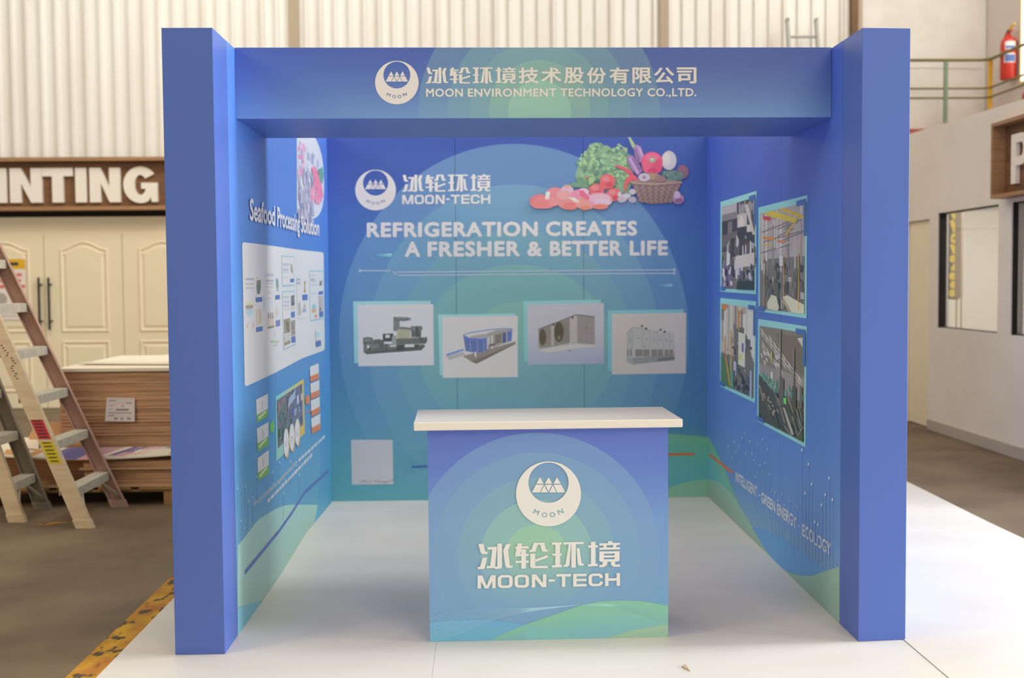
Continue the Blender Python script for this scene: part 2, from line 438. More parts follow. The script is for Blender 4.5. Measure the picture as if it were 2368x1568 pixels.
tag(MB().box((-9, -9, -.1), (7.5, 11, 0)).build('floor', M_conc), kind='structure')
fl = bpy.data.objects['floor']
# old yellow walkway line in strokes of worn paint, part of the floor
nt = M_yellow.node_tree
n2 = nt.nodes.new('ShaderNodeTexNoise'); n2.inputs['Scale'].default_value = 14; n2.inputs['Detail'].default_value = 8
tcn = nt.nodes.new('ShaderNodeTexCoord'); mpn = nt.nodes.new('ShaderNodeMapping'); mpn.inputs['Scale'].default_value = (1.6, .7, 1)
nt.links.new(tcn.outputs['Object'], mpn.inputs[0]); nt.links.new(mpn.outputs[0], n2.inputs['Vector'])
rmp = nt.nodes.new('ShaderNodeValToRGB'); rmp.color_ramp.elements[0].position = .54; rmp.color_ramp.elements[1].position = .6
nt.links.new(n2.outputs['Fac'], rmp.inputs[0]); mxn = nt.nodes.new('ShaderNodeMixRGB'); bs = nt.nodes['Principled BSDF']
src = bs.inputs['Base Color'].links[0].from_socket
nt.links.new(rmp.outputs[0], mxn.inputs[0]); nt.links.new(src, mxn.inputs[1]); mxn.inputs[2].default_value = (*lin((92, 74, 54)), 1)
nt.links.new(mxn.outputs[0], bs.inputs['Base Color'])
MB().box((-1.668, -3.2, 0), (-1.5, 4.4, .0012)).build('painted_line', M_yellow, fl, label='worn yellow and orange floor line')
MB().prism([(-2.87, 2.66, 0), (-2.76, 2.72, 0), (-2.66, 2.73, 0), (-2.74, 2.69, 0), (-2.8, 2.63, 0)], (0, 0, .0012)).build('paint_mark', M_yellow, fl, label='small yellow scuff')

# ---- corrugated rear wall
PX0 = 9.7; P_ = .1755
wb = tag(empty('wall_back', (0, PX0, 2.9)), kind='structure')
def corr_bm(x0, n, z0, z1):
    m = MB(); prof = []
    for i in range(n):
        x = x0 + i * P_
        prof += [(x, 0), (x + .112, 0), (x + .124, -.042), (x + .152, -.042), (x + .1755, 0)]
    ps = [prof[0]]
    for p in prof[1:]:
        if abs(p[0] - ps[-1][0]) > 1e-4: ps.append(p)
    for (a, b), (c, d) in zip(ps, ps[1:]):
        m.quad([(a, PX0 + b, z0), (c, PX0 + d, z0), (c, PX0 + d, z1), (a, PX0 + b, z1)])
    return m
shift = -5.309 - .145
first = None
for k in range(-4, 15):
    x0 = shift + k * 4 * P_
    n = 4
    if x0 + 4 * P_ > 4.45: n = 3
    if n == 3: o = corr_bm(x0, 3, 2.6, 6.6).build('corrugated_sheet', M_corr, wb)
    elif first is None:
        first = o = corr_bm(x0, 4, 2.6, 6.6).build('corrugated_sheet', M_corr, wb); fx = x0
    else:
        o = first.copy(); C.objects.link(o); o.parent = wb; o.location = (x0 - fx, -.0015 * (k % 2), 0)
for a, b, z0 in ((-6.02, -5.88, 2.6), (-2.368, -2.243, 2.6), (2.115, 2.225, 2.6)):
    MB().box((a, PX0 - .045, z0), (b, PX0 - .006, 6.6)).build('flashing_strip', M_corrD, wb, bevel=.006)
MB().box((4.353, PX0 - .06, 2.6), (4.425, PX0 - .006, 6.6)).build('edge_flashing', M_corr, wb, bevel=.006)
MB().box((4.425, PX0 - .14, 0), (4.505, PX0 - .006, 6.6)).build('steel_column', M_brown, wb)
MB().box((4.505, PX0 - .09, 0), (4.572, PX0 - .006, 6.6)).build('column_flange', M_corrD, wb, label='dark grey brown edge')
# ---- cream timber wall below with doors
YD = 9.6
wf = tag(empty('wall_front', (0, YD, 0)), kind='structure')
wf.name = 'wall_back_lower'
MB().box((-8.2, YD + .02, 2.11), (4.42, YD + .09, 2.31)).build('lintel', M_cream, wf)
MB().box((-8.2, YD + .005, 2.095), (4.42, YD + .03, 2.125)).build('lintel_bead', M_cream2, wf, bevel=.006)
MB().box((-8.2, YD + .06, 2.31), (4.42, YD + .1, 2.62)).build('shadow_gap', M_black, wf)
MB().box((-3.45, YD + .02, 0), (4.42, YD + .09, 2.11)).build('wall_lining', M_cream, wf)
def outline(x0, x1, z0, z1, rise, n=14):
    pts = [(x0, z0), (x1, z0)]
    for i in range(n + 1):
        t = 1 - i / n
        pts.append((x0 + (x1 - x0) * t, z1 + rise * (.5 - .5 * math.cos(2 * math.pi * max(0, min(1, (t - .04) / .92)))) ** .9))
    return pts
def shrink(p, cx, cz, d, x0, x1, z0, z1):
    x, z = p
    return (x + (d if x <= x0 + 1e-4 else -d if x >= x1 - 1e-4 else 0), z + (d if z <= z0 + 1e-4 else -d))
def panel(x0, x1, z0, z1, rise, y):
    m = MB(); o = outline(x0, x1, z0, z1, rise); loops = []
    for d, dy in ((0, 0), (.012, -.014), (.022, -.014), (.04, .002), (.055, .002), (.075, -.012)):
        loops.append([m.bm.verts.new((a, y + dy, b)) for a, b in [shrink(p, 0, 0, d, x0, x1, z0, z1) for p in o]])
    for A, B in zip(loops, loops[1:]):
        for i in range(len(A)): m.bm.faces.new((A[i], A[(i + 1) % len(A)], B[(i + 1) % len(A)], B[i]))
    m.bm.faces.new(loops[-1])
    return m
LEAF = .935; proto = None
for k in range(-2, 2):
    xa = -5.334 + k * LEAF
    d = tag(empty('door_%d' % (k + 3), (xa, YD, 0)), kind='structure')
    if proto is None:
        MB().box((xa + .004, YD, .008), (xa + LEAF - .004, YD + .045, 2.1)).build('door_leaf', M_cream2, d, bevel=.003)
        panel(xa + .19, xa + .765, .92, 1.93, .09, YD).build('door_panel', M_cream2, d)
        panel(xa + .19, xa + .765, .2, .82, 0.0001, YD).build('door_panel', M_cream2, d)
        proto = d
    else:
        for ch in proto.children:
            c = ch.copy(); C.objects.link(c); c.parent = d
for dn, hx in (('door_2', -5.385), ('door_3', -5.268)):
    d = bpy.data.objects[dn]
    m = MB().tube([(hx, YD - .055, .955), (hx, YD - .055, 1.585)], .0145, 10)
    for z in (1.06, 1.5): m.tube([(hx, YD - .055, z), (hx + .02, YD + .002, z)], .01, 8)
    m.build('handle', M_dark, d, label='long black bar handle', smooth=False)
# ---- upper plaster wall, side wall, deck
tag(MB().box((4.56, 9.62, 0), (6.3, 9.72, 6.6)).build('wall_rear', M_plaster), kind='structure')
wr = bpy.data.objects['wall_rear']
MB().box((6.088, 9.6, 2.95), (6.1, 9.622, 6.6)).build('corner_bead', M_skirt, wr)
m = MB(); pts = []
random.seed(3)
for i in range(24): pts.append((4.75 + i * .056, 9.618, 4.055 + random.uniform(-.006, .006) - .001 * i))
m.tube(pts, .0035, 5).build('crack', mat('crack_grey', lin((168, 158, 146)), .9), wr, label='thin horizontal crack in the plaster')
sd_ = tag(empty('wall_upper', (6.1, 6, 2.95)), kind='structure')
M_side = mat('shaded_plaster', lin((222, 212, 206)), .8, .2)
MB().box((6.1, 8.70, 2.95), (6.2, 9.62, 6.6)).build('wall_piece', M_side, sd_)
MB().box((6.1, 3.2, 2.95), (6.2, 7.3, 6.6)).build('wall_piece', M_side, sd_)
MB().box((6.1, 7.3, 2.95), (6.2, 8.70, 3.70)).build('wall_piece', M_side, sd_)
MB().box((6.1, 7.3, 5.8), (6.2, 8.70, 6.6)).build('wall_piece', M_side, sd_)
w3 = tag(empty('window_3', (6.15, 8, 3.7)), kind='structure')
M_sky = bpy.data.materials.new('bright_daylight_pane'); M_sky.use_nodes = True
bb = M_sky.node_tree.nodes['Principled BSDF']; bb.inputs['Base Color'].default_value = (.9, .9, .85, 1)
bb.inputs['Emission Color'].default_value = (1, .98, .9, 1); bb.inputs['Emission Strength'].default_value = 1.6
MB().box((6.094, 7.32, 3.72), (6.13, 8.675, 5.79)).build('window_pane', M_sky, w3)
m = MB()
for a, b in (((6.085, 8.676, 3.70), (6.18, 8.70, 5.8)), ((6.085, 7.3, 3.70), (6.18, 7.32, 5.8)), ((6.085, 7.32, 3.70), (6.18, 8.676, 3.72))): m.box(a, b)
m.build('window_frame', mat('pale_yellow_frame', lin((240, 220, 140)), .5), w3)
# ---- office wall on the right
XO = 4.33
wo = tag(empty('wall_right', (XO, 6, 0)), kind='structure')
def seg(y0, y1, z0, z1a, z1b=None):
    z1b = z1b or z1a
    MB().hexa([(XO, y0, z0), (XO + .11, y0, z0), (XO + .11, y1, z0), (XO, y1, z0), (XO, y0, z1a), (XO + .11, y0, z1a), (XO + .11, y1, z1b), (XO, y1, z1b)]).build('wall_piece', M_office, wo)
ztop = lambda y: 2.905 + .0100 * (y - 2.5) + .0
W1 = (5.232, 6.565, 1.014, 2.118); W2 = (3.85, 4.985, 1.014, 2.118); DR = (6.775, 7.42, 2.075)
seg(2.6, 9.6, W1[3], ztop(2.6), 3.005)
seg(2.6, 6.565, 0, 1.014)
seg(W2[1], W1[0], 1.014, 2.118); seg(2.6, W2[0], 1.014, 2.118)
seg(W1[1], DR[0], 0, 2.118); seg(DR[1], 9.6, 0, 2.118)
seg(DR[0], DR[1], DR[2], 2.118)
tag(MB().box((XO + .045, DR[0] + .005, .01), (XO + .085, DR[1] - .005, DR[2] - .005)).build('door_5', mat('beige_door', lin((244, 230, 202)), .5)), kind='structure')
tag(MB().box((XO - .014, 2.6, 0), (XO, DR[0] - .0, .105)).build('baseboard_right', M_skirt, bevel=.004), kind='structure')
M_glass = bpy.data.materials.new('window_glass'); M_glass.use_nodes = True
g = M_glass.node_tree.nodes['Principled BSDF']; g.inputs['Transmission Weight'].default_value = 1; g.inputs['Roughness'].default_value = .0; g.inputs['IOR'].default_value = 1.45
g.inputs['Base Color'].default_value = (.96, .97, .96, 1)
for i, (y0, y1, z0, z1) in enumerate((W1, W2)):
    w = tag(empty('window_%d' % (i + 1), (XO + .05, (y0 + y1) / 2, z0)), kind='structure')
    MB().box((XO + .06, y0 + .01, z0 + .01), (XO + .064, y1 - .01, z1 - .01)).build('glass_pane', M_glass, w)
    MB().box((XO + .012, y1 - .012, z0), (XO + (.085 if i == 0 else .055), y1, z1)).build('window_gasket', M_black, w, label='black rubber side seal')
    m = MB(); m.box((XO + .03, y0, z1 - .012), (XO + .1, y1, z1)); m.box((XO + .03, y0, z0), (XO + .1, y1, z0 + .01)); m.box((XO + .03, y0, z0), (XO + .1, y0 + .012, z1))
    m.build('window_frame', M_dark, w)
# office interior
M_alug = mat('shaded_aluminium', lin((168, 166, 158)), .45, .4)  # greyer tone puts the rear ladder's dark shading into its colour
wi = tag(empty('wall_office_interior', (6, 6, 0)), kind='structure')
M_int = mat('office_cream', lin((222, 220, 212)), .8, .2)
MB().box((6.7, 2.6, 0), (6.8, 9.6, 2.85)).build('wall_piece', M_int, wi)
MB().box((4.45, 9.4, 0), (6.7, 9.5, 2.85)).build('wall_piece', M_int, wi)
MB().box((4.45, 2.6, 0), (6.7, 2.7, 2.85)).build('wall_piece', M_int, wi)
tag(MB().box((XO + .11, 2.6, 2.78), (6.8, 9.62, 2.86)).build('ceiling', M_plaster), kind='structure')
l = bpy.data.lights.new('office_fill', 'AREA'); l.shape = 'RECTANGLE'; l.size, l.size_y = 1.2, 3; l.energy = 95; l.color = (1, .97, .95)  # unseen fill light, added so the room behind the glass is not dark
lo = bpy.data.objects.new('office_fill', l); C.objects.link(lo); lo.location = (5.5, 6.6, 2.74)
# partition top deck
tag(MB().box((XO + .12, 2.6, 2.87), (6.1, 9.6, 2.9)).build('trim_1', M_skirt), kind='structure')
tag(MB().box((4.6, 9.52, 3.12), (5.75, 9.6, 3.30)).build('trim_2', M_redbeam), kind='structure')

# ================================================================== BOOTH
M_blue = mat('matt_blue_board', (.095, .170, .55), .42, .4)
M_bluein = mat('blue_board_edge', (.10, .16, .55), .6, .3)
booth = thing('exhibition_booth', 'blue three walled exhibition booth with two front towers, printed walls and a header sign', 'booth', (0.18, 1.6, 0))
B = lambda: MB()
B().hexa([(XL0, 0, 0), (XL1, 0, 0), (XL1, YSL, 0), (XL0, YSL, 0), (XL0, 0, H), (XL1, 0, H), (XL1, YSL, H), (XL0, YSL, H)]).build('tower', M_blue, booth, bevel=.0015, label='left front tower')
B().hexa([(XR0, YR0, 0), (XR1, YR1, 0), (XR1, YSR + .015, 0), (XR0, YSR, 0), (XR0, YR0, H), (XR1, YR1, H), (XR1, YSR + .015, H), (XR0, YSR, H)]).build('tower', M_blue, booth, bevel=.0015, label='right front tower')
# header beam
B().hexa([(XL1 + .0015, YHL + .006, ZH0), (XR0 - .0015, YHR + .006, ZH0), (XR0 - .0015, YH2 + .035, ZH0), (XL1 + .0015, YH2, ZH0),
          (XL1 + .0015, YHL + .006, 2.502), (XR0 - .0015, YHR + .006, 2.502), (XR0 - .0015, YH2 + .035, 2.502), (XL1 + .0015, YH2, 2.502)]).build('header_beam', M_blue, booth)
# backdrops
cH = HEAD.uv(1248, 258)
M_head = backdrop('header_print', [(0, (120, 150, 185)), (2.20, (114, 147, 188)), (2.32, (95, 122, 172)), (2.42, (82, 104, 165)), (2.51, (76, 96, 160))],
    [(cH[0], cH[1], r / 527, r / 527, c, a) for r, c, a in ((276, (130, 165, 165), .40), (210, (130, 170, 165), .38), (159, (138, 175, 160), .36), (116, (150, 185, 155), .5), (72, (158, 200, 168), .6))], WHITE_H)
uvH = lambda p: ((p - HEAD.o).dot(HEAD.u), p.z)
m = MB(); e = .0035
a, b = Vector((XL1 + .0015, YHL, ZH0)), Vector((XR0 - .0015, YHR, ZH0)); up = Vector((0, 0, 2.503 - ZH0)); nb = Vector((0, .005, 0))
m.hexa([a, b, b + nb, a + nb, a + up, b + up, b + up + nb, a + up + nb]).build('header_panel', M_head, booth, uvf=uvH)
# back wall
cB = lambda px, py: BACK.uv(px, py)
def ringB(x, y, rx_, ry_, c, a): u, v = cB(x, y); return (u, v, rx_ / 340, ry_ / 340, c, a)
M_back = backdrop('back_wall_print', [(0, (84, 150, 168)), (.35, (80, 142, 170)), (.8, (76, 126, 168)), (1.3, (70, 116, 172)), (1.8, (64, 104, 176)), (2.2, (56, 84, 166)), (2.51, (52, 76, 160))],
    [ringB(1190, 780, 405, 445, (112, 152, 190), .5), ringB(1190, 800, 338, 372, (112, 156, 184), .5), ringB(1192, 810, 275, 278, (112, 160, 170), .5),
     ringB(1195, 815, 226, 203, (122, 172, 165), .55), ringB(1200, 790, 110, 92, (135, 182, 158), .45)], WHITE_B, haxis=(1.0, 1.9, (52, 84, 150), .55), sat=(.07, .95))
uB = [XBL, cB(1055, 640)[0], cB(1350, 640)[0], XBR]
for i in range(3):
    MB().box((uB[i] + .0012, D, 0), (uB[i + 1] - .0012, D + .035, H)).build('back_panel', M_back, booth, uvf=lambda p: (p.x, p.z), label=('left', 'middle', 'right')[i] + ' panel of the back wall')
MB().box((XBL - .03, D + .036, 0), (XBR + .03, D + .06, H - .01)).build('back_frame', M_bluein, booth)
# side walls
M_left = backdrop('left_wall_print', [(0, (92, 170, 205)), (.3, (90, 160, 214)), (.9, (84, 148, 222)), (1.6, (78, 132, 226)), (2.51, (74, 120, 238))], (), LEFT.white, sat=(.06, .92))
M_right = backdrop('right_wall_print', [(0, (110, 150, 170)), (.3, (92, 130, 190)), (.8, (78, 116, 190)), (1.5, (66, 100, 182)), (2.51, (56, 82, 180))], (), RIGHT.white)
sl = [YSL, 1.25, 2.28, D]
for i in range(3):
    a, b = sl[i] + .001, sl[i + 1] - .001
    if i == 2: b = D - .001
    xa, xb = xlw(a), xlw(b)
    MB().hexa([(xa - .035, a, 0), (xa, a, 0), (xb, b, 0), (xb - .035, b, 0), (xa - .035, a, H), (xa, a, H), (xb, b, H), (xb - .035, b, H)]).build('side_panel', M_left, booth, uvf=lambda p: (p.y, p.z), label='left wall panel')
yr1 = RIGHT.uv(1806, 460)[0]
sr_ = [YSR, yr1, (yr1 + D) / 2 + .2, D]
for i in range(3):
    a, b = sr_[i] + .001, sr_[i + 1] - .001
    xa, xb = xrw(a), xrw(b)
    MB().hexa([(xa, a, 0), (xa + .035, a, 0), (xb + .035, b, 0), (xb, b, 0), (xa, a, H), (xa + .035, a, H), (xb + .035, b, H), (xb, b, H)]).build('side_panel', M_right, booth, uvf=lambda p: (p.y, p.z), label='right wall panel')

# ---- white vinyl floor, three strips
M_vinyl = mat('white_vinyl', lin((228, 223, 216)), .42, .4, nscale=1.3, color2=lin((222, 216, 208)), bump=.16, bscale=2.2, stretch=(1, 2.2, 1))
def strip(x0, x1, y0, y1, label, curl=0):
    m = MB(); nx, ny = 6, 40; g = []
    random.seed(int(abs(x0 * 100)))
    for j in range(ny + 1):
        row = []
        for i in range(nx + 1):
            x = x0 + (x1 - x0) * i / nx; y = y0 + (y1 - y0) * j / ny
            z = .0025 + (curl * (.5 + .5 * math.sin(y * 2.1)) if i == nx else 0)
            row.append(m.bm.verts.new((x, y, z)))
        g.append(row)
    for j in range(ny):
        for i in range(nx): m.bm.faces.new((g[j][i], g[j][i + 1], g[j + 1][i + 1], g[j + 1][i]))
    o = m.build('vinyl_sheet', M_vinyl)
    md = o.modifiers.new('t', 'SOLIDIFY'); md.thickness = .0022; md.offset = -1
    return tag(o, label, 'floor covering', 'white vinyl floor strips')
strip(-1.548, -.2705, -4.4, 3.9, 'left strip of white vinyl flooring beside the yellow floor line')
strip(-.2695, 1.659, -4.4, 3.9, 'wide middle strip of white vinyl flooring under the counter')
strip(1.661, 3.01, -4.4, 4.3, 'right strip of white vinyl flooring outside the booth', curl=.012)
p = [hit(x, y, (0, 0, .004), Vector((0, 0, 1))) for x, y in ((1577, 1542), (1582, 1537), (1588, 1541), (1596, 1553))]
tag(MB().prism(p, (0, 0, .003)).build('paper_scrap', mat('tan_paper', lin((196, 172, 140)), .8)), 'small tan triangular paper scrap on the white floor in front of the counter', 'scrap')

# ================================================================== COUNTER
ctr = thing('reception_counter', 'blue printed reception counter with thick white top standing in the booth entrance', 'counter', (.2, .33, 0))
def cp_(u, d, z): q = CNT.o + CNT.u * u - CNT.n * d; return (q.x, q.y, z)
cC = CNT.uv(1241, 1285)
M_cnt = backdrop('counter_print', [(0, (115, 165, 190)), (.25, (118, 156, 186)), (.5, (112, 148, 190)), (.72, (98, 120, 185)), (.9, (92, 108, 178))],
    [(cC[0], cC[1], r / 553, r / 553, c, a) for r, c, a in ((284, (126, 156, 182), .6), (238, (126, 162, 180), .5), (181, (134, 172, 172), .5), (129, (150, 190, 165), .6), (72, (160, 196, 150), .65))], WHITE_C)
Wc = .9965
MB().hexa([cp_(0, .002, 0), cp_(Wc, .002, 0), cp_(Wc, .40, 0), cp_(0, .40, 0), cp_(0, .002, .888), cp_(Wc, .002, .888), cp_(Wc, .40, .888), cp_(0, .40, .888)]).build('counter_body', M_blue, ctr)
MB().hexa([cp_(0, 0, 0.0045), cp_(Wc, 0, 0.0045), cp_(Wc, .002, 0.0045), cp_(0, .002, 0.0045), cp_(0, 0, .888), cp_(Wc, 0, .888), cp_(Wc, .002, .888), cp_(0, .002, .888)]).build('front_panel', M_cnt, ctr, uvf=lambda p: ((p - CNT.o).dot(CNT.u), p.z))
M_top = mat('white_counter_top', lin((240, 235, 226)), .3, .5)
MB().hexa([cp_(-.055, -.035, .888), cp_(1.052, -.035, .888), cp_(1.052, .445, .888), cp_(-.055, .445, .888), cp_(-.055, -.035, .9225), cp_(1.052, -.035, .9225), cp_(1.052, .445, .9225), cp_(-.055, .445, .9225)]).build('counter_top', M_top, ctr, bevel=.004)

# ================================================================== PRINTS
def Z(ox, oy, k): return lambda *pts: [(ox + x / k, oy + y / k) for x, y in pts]
# ---- header
P = Print(HEAD, white=WHITE_H); wh = (228, 212, 190)
emblem(P, 917.7, 191, 50.3, wh, (92, 108, 150))
P.build('emblem', booth, 'white round crescent emblem with three peaks on the header')
P = Print(HEAD, white=WHITE_H)
hx = [430, 592, 752, 907, 1063, 1218, 1375, 1530, 1685, 1842, 1990, 2145]
hw = [146, 140, 138, 136, 138, 138, 136, 132, 134, 132, 138, 136]
g = Z(840, 120, 2.96)
logo4(P, *g((430, 106), (1043, 106), (1043, 217), (430, 217)), wh)
for ch, x, w in list(zip('冰轮环境技术股份有限公司', hx, hw))[4:]:
    P.text(ch, *g((x, 106), (x + w, 106), (x + w, 217), (x, 217)), wh, bold=.026); P.lv -= 1e-4
P.build('lettering', booth, 'white company name characters on the header')
P = Print(HEAD, white=WHITE_H)
P = None
for wd, xa, xb in (('MOON', 985.3, 1070.4), ('ENVIRONMENT', 1081.6, 1286.6), ('TECHNOLOGY', 1296, 1487), ('CO.,LTD.', 1497, 1610.3)):
    P = Print(HEAD, white=WHITE_H); e = lambda x, y: y - (x - 985) * .0018
    P.text(wd, (xa, e(xa, 205)), (xb, e(xb, 205)), (xb, e(xb, 224)), (xa, e(xa, 224)), wh, bold=.026, mode='cap', spacing=1.08)
    P.build('lettering', booth, 'white word of the English company name on the header')
# ---- counter
P = Print(CNT, white=WHITE_C); wc = (233, 219, 197)
g = Z(980, 1220, 4.083)
def hill(P, top, bottom, cols_top, cols_bot, n=3):
    """strip between two polylines of equal length with vertical colour blend"""
    for i in range(len(top) - 1):
        a, b, c, d = top[i], top[i + 1], bottom[i + 1], bottom[i]
        P.lv -= 2.5e-5
        P.px([a, b, c, d], None, cols=[cols_top, cols_top, cols_bot, cols_bot])
    P.lv += 2.5e-5
def curve(pts, n=6):
    out = []
    for i in range(len(pts) - 1):
        p0 = pts[max(i - 1, 0)]; p1 = pts[i]; p2 = pts[i + 1]; p3 = pts[min(i + 2, len(pts) - 1)]
        for k in range(n):
            t = k / n
            out.append(tuple(.5 * (2 * p1[j] + (p2[j] - p0[j]) * t + (2 * p0[j] - 5 * p1[j] + 4 * p2[j] - p3[j]) * t * t + (3 * p1[j] - p0[j] - 3 * p2[j] + p3[j]) * t ** 3) for j in (0, 1)))
    return out + [pts[-1]]
base = lambda x: 1486.3 - (x - 994) * (12.0 / 551) - .6     # foot of the counter front
def dropto(pts): return [(x, max(y, base(x))) for x, y in pts]
t = curve(g((58, 898), (180, 884), (330, 874), (520, 872), (700, 882), (860, 902), (1030, 930), (1210, 970), (1380, 1015), (1520, 1050)))
hill(P, t, [(x, base(x)) for x, y in t], (118, 170, 192), (120, 178, 190))
t = curve(g((625, 1068), (760, 1000), (960, 918), (1150, 850), (1320, 790), (1480, 738), (1650, 702), (1820, 690), (2000, 692), (2150, 708), (2306, 738)))
hill(P, t, [(x, max(y, base(x))) for x, y in t], (140, 190, 148), (136, 184, 180))
t = curve(g((960, 918), (1100, 940), (1260, 975), (1420, 1020), (1540, 1050)))
hill(P, t, [(x, base(x)) for x, y in t], (134, 186, 168), (136, 192, 178))
t = curve(g((1560, 1048), (1640, 1046), (1740, 1043)))
t = curve(g((1735, 1044), (1850, 1008), (1980, 970), (2150, 938), (2306, 915)))
hill(P, t, [(x, base(x)) for x, y in t], (168, 192, 150), (160, 192, 156))
for i in range(12):
    f = i / 11
    c_ = curve(g((58, 860 + 215 * f), (300, 800 + 150 * f + 60 * f), (640, 762 + 110 * f), (960, 760 + 40 * f), (1240, 745 + 14 * f), (1500, 727)))
    P.line(c_, .0013, (166, 198, 214))
for i in range(12):
    f = i / 11
    c_ = curve(g((1500, 727 + 4 * f), (1800, 722 + 30 * f), (2050, 742 + 80 * f), (2306, 790 + 120 * f)))
    P.line(c_, .0010, (162, 206, 182))
P.build('wave_print', ctr, 'green and teal wave print along the foot of the counter')
P = Print(CNT, white=WHITE_C, base=.0022)
emblem(P, 1268.4, 1142, 75.2, wc, (130, 165, 160))
P.build('emblem', ctr, 'large white round crescent emblem with three peaks')
P = Print(CNT, white=WHITE_C, base=.0022)
logo4(P, *g((508, 150), (1852, 128), (1852, 371), (508, 393)), wc)
P.build('lettering', ctr, 'four large white characters on the counter front'); P = Print(CNT, white=WHITE_C, base=.0022)
moontech(P, *g((508, 451), (1852, 428), (1852, 548), (508, 575)), wc)
P.build('lettering', ctr, 'white name lettering on the counter front')
# ---- back wall
P = Print(BACK, white=WHITE_B); wb_ = (214, 206, 208)
emblem(P, 868.5, 439.6, 47, wb_, (110, 118, 158)); P.build('emblem', booth, 'white round crescent emblem on the back wall')
P = Print(BACK, white=WHITE_B); g = Z(800, 380, 2.96)
logo4(P, *g((385, 71), (988, 69), (988, 186), (385, 189)), wb_)
P.build('lettering', booth, 'four white characters on the back wall'); P = Print(BACK, white=WHITE_B)
moontech(P, *g((385, 210), (988, 207), (988, 270), (385, 273)), wb_)
P.build('lettering', booth, 'white squarish name on the back wall'); P = Print(BACK, white=WHITE_B)
for wd, xa, xb, yt, yb in (('REFRIGERATION', 848, 1243.6, 514.8, 549), ('CREATES', 1262, 1473.5, 512.2, 546.2), ('A', 935.8, 972, 559, 594.4), ('FRESHER', 988.5, 1202.5, 558.7, 594.1), ('&', 1219, 1253.5, 557.8, 593), ('BETTER', 1271.5, 1438, 557.4, 592.6), ('LIFE', 1456, 1544.5, 556.6, 591.4)):
    P = Print(BACK, white=WHITE_B); k = .0062 * (xb - xa)
    P.text(wd, (xa, yt), (xb, yt - k), (xb, yb - k), (xa, yb), wb_, bold=.042, mode='cap', spacing=1.1)
    P.build('lettering', booth, 'white word of the slogan on the back wall')
P = Print(BACK, white=WHITE_B); lc = (168, 176, 205)
P.line([(833, 626), (906, 626.5), (919, 637), (1560, 632)], .0075, lc); P.line([(918, 629.5), (1560, 624)], .0075, lc)
for x, y in ((833, 626), (1559, 623.5), (1559, 632)): P.ell(x, y, 3.6, 3.6, lc)
P.px([(868, 588), (907, 586), (904, 594), (868, 593)], None, cols=[(90, 140, 185), (150, 205, 215), (130, 190, 210), (86, 132, 180)])
P.px([(1512, 660), (1555, 656), (1552, 664), (1512, 663)], None, cols=[(82, 125, 175), (140, 190, 205), (120, 175, 200), (82, 125, 175)])
P.build('line_ornament', booth, 'thin pale circuit style lines'); P = Print(BACK, white=WHITE_B)
P.line([(953, 1079.5), (1100, 1078)], .016, (62, 98, 165)); P.build('printed_bar', booth, 'dark blue bar'); P = Print(BACK, base=.0015, white=WHITE_B); P.line([(1500, 1051.6), (1604, 1050)], .017, (196, 106, 66))
P.build('printed_bar', booth, 'orange bar')
fl_y = lambda x: 1162 - (x - 770) * (14.0 / 867)
P = Print(BACK, base=.0004, white=WHITE_B)
t = curve([(1180, 1072), (1300, 1036), (1420, 1012), (1500, 1004), (1546, 1003.5), (1600, 1007), (1637, 1011)])
mid = [(x, y + 66) for x, y in t]
hill(P, t, mid, (112, 166, 132), (96, 166, 166)); hill(P, mid, [(x, max(y, fl_y(x))) for x, y in mid], (96, 166, 166), (96, 160, 172))
t = curve([(1400, 1158), (1480, 1138), (1546, 1128), (1590, 1114), (1637, 1108)])
hill(P, t, [(x, fl_y(x)) for x, y in t], (132, 176, 150), (132, 176, 158))
for i in range(15):
    f = i / 14
    P.line(curve([(772, 1092 + 68 * f + 24 * (f - .5)), (860, 1066 + 66 * f), (930, 1048 + 52 * f), (1000, 1040 + 36 * f), (1200, 1040 + 10 * f), (1420, 1020 + 4 * f)]), .0022, (100, 158, 178))
for i in range(13):
    f = i / 12
    P.line(curve([(1480, 1016 + 3 * f), (1546, 1014 + 60 * f), (1636, 1024 + 68 * f)]), .0018, (116, 176, 158))
P.build('wave_print', booth, 'green and teal wave print along the foot of the back wall')
# product pictures
def picture(name, label, back, front, fc=(206, 198, 200), cy_=(156, 196, 203)):
    P = Print(BACK, white=WHITE_B)
    P.px(back, None, cols=[cy_, cy_, (cy_[0] - 10, cy_[1] - 6, cy_[2] - 8), (cy_[0] - 10, cy_[1] - 6, cy_[2] - 8)])
    P.px(front, fc); return P
g = Z(800, 680, 5.92)
G_ = lambda v, b=0: (v, v, v - 4 + b)
P = picture('', '', [(816.4, 696.9), (996, 695.5), (998, 838), (819.4, 839.6)], [(826.7, 705), (1001.9, 703.3), (1003.5, 844.7), (828.7, 847.2)])
q = lambda c, *p: P.px(g(*p), c)
q(G_(112), (240, 680), (1080, 690), (1080, 720), (1030, 770), (280, 825), (240, 790))
q(G_(92), (240, 790), (280, 825), (1030, 770), (1080, 722), (1070, 710), (300, 790))
q(G_(104), (235, 600), (300, 588), (365, 600), (372, 690), (235, 690)); q(G_(128), (255, 610), (340, 606), (345, 650), (258, 655))
q(G_(100), (372, 625), (450, 618), (520, 632), (520, 760), (372, 770)); q(G_(120), (300, 690), (450, 680), (450, 740), (300, 760))
q((206, 198, 200), (285, 700), (318, 700), (320, 750), (292, 752)); q(G_(84), (300, 742), (345, 740), (345, 772), (300, 775))
q(G_(80), (505, 545), (645, 540), (650, 560), (640, 650), (505, 650)); q((200, 193, 196), (540, 558), (600, 556), (600, 600), (540, 602))
q(G_(150, 5), (630, 585), (690, 560), (690, 690), (630, 690)); q(G_(108), (690, 610), (900, 600), (1110, 590), (1115, 640), (1090, 680), (690, 690))
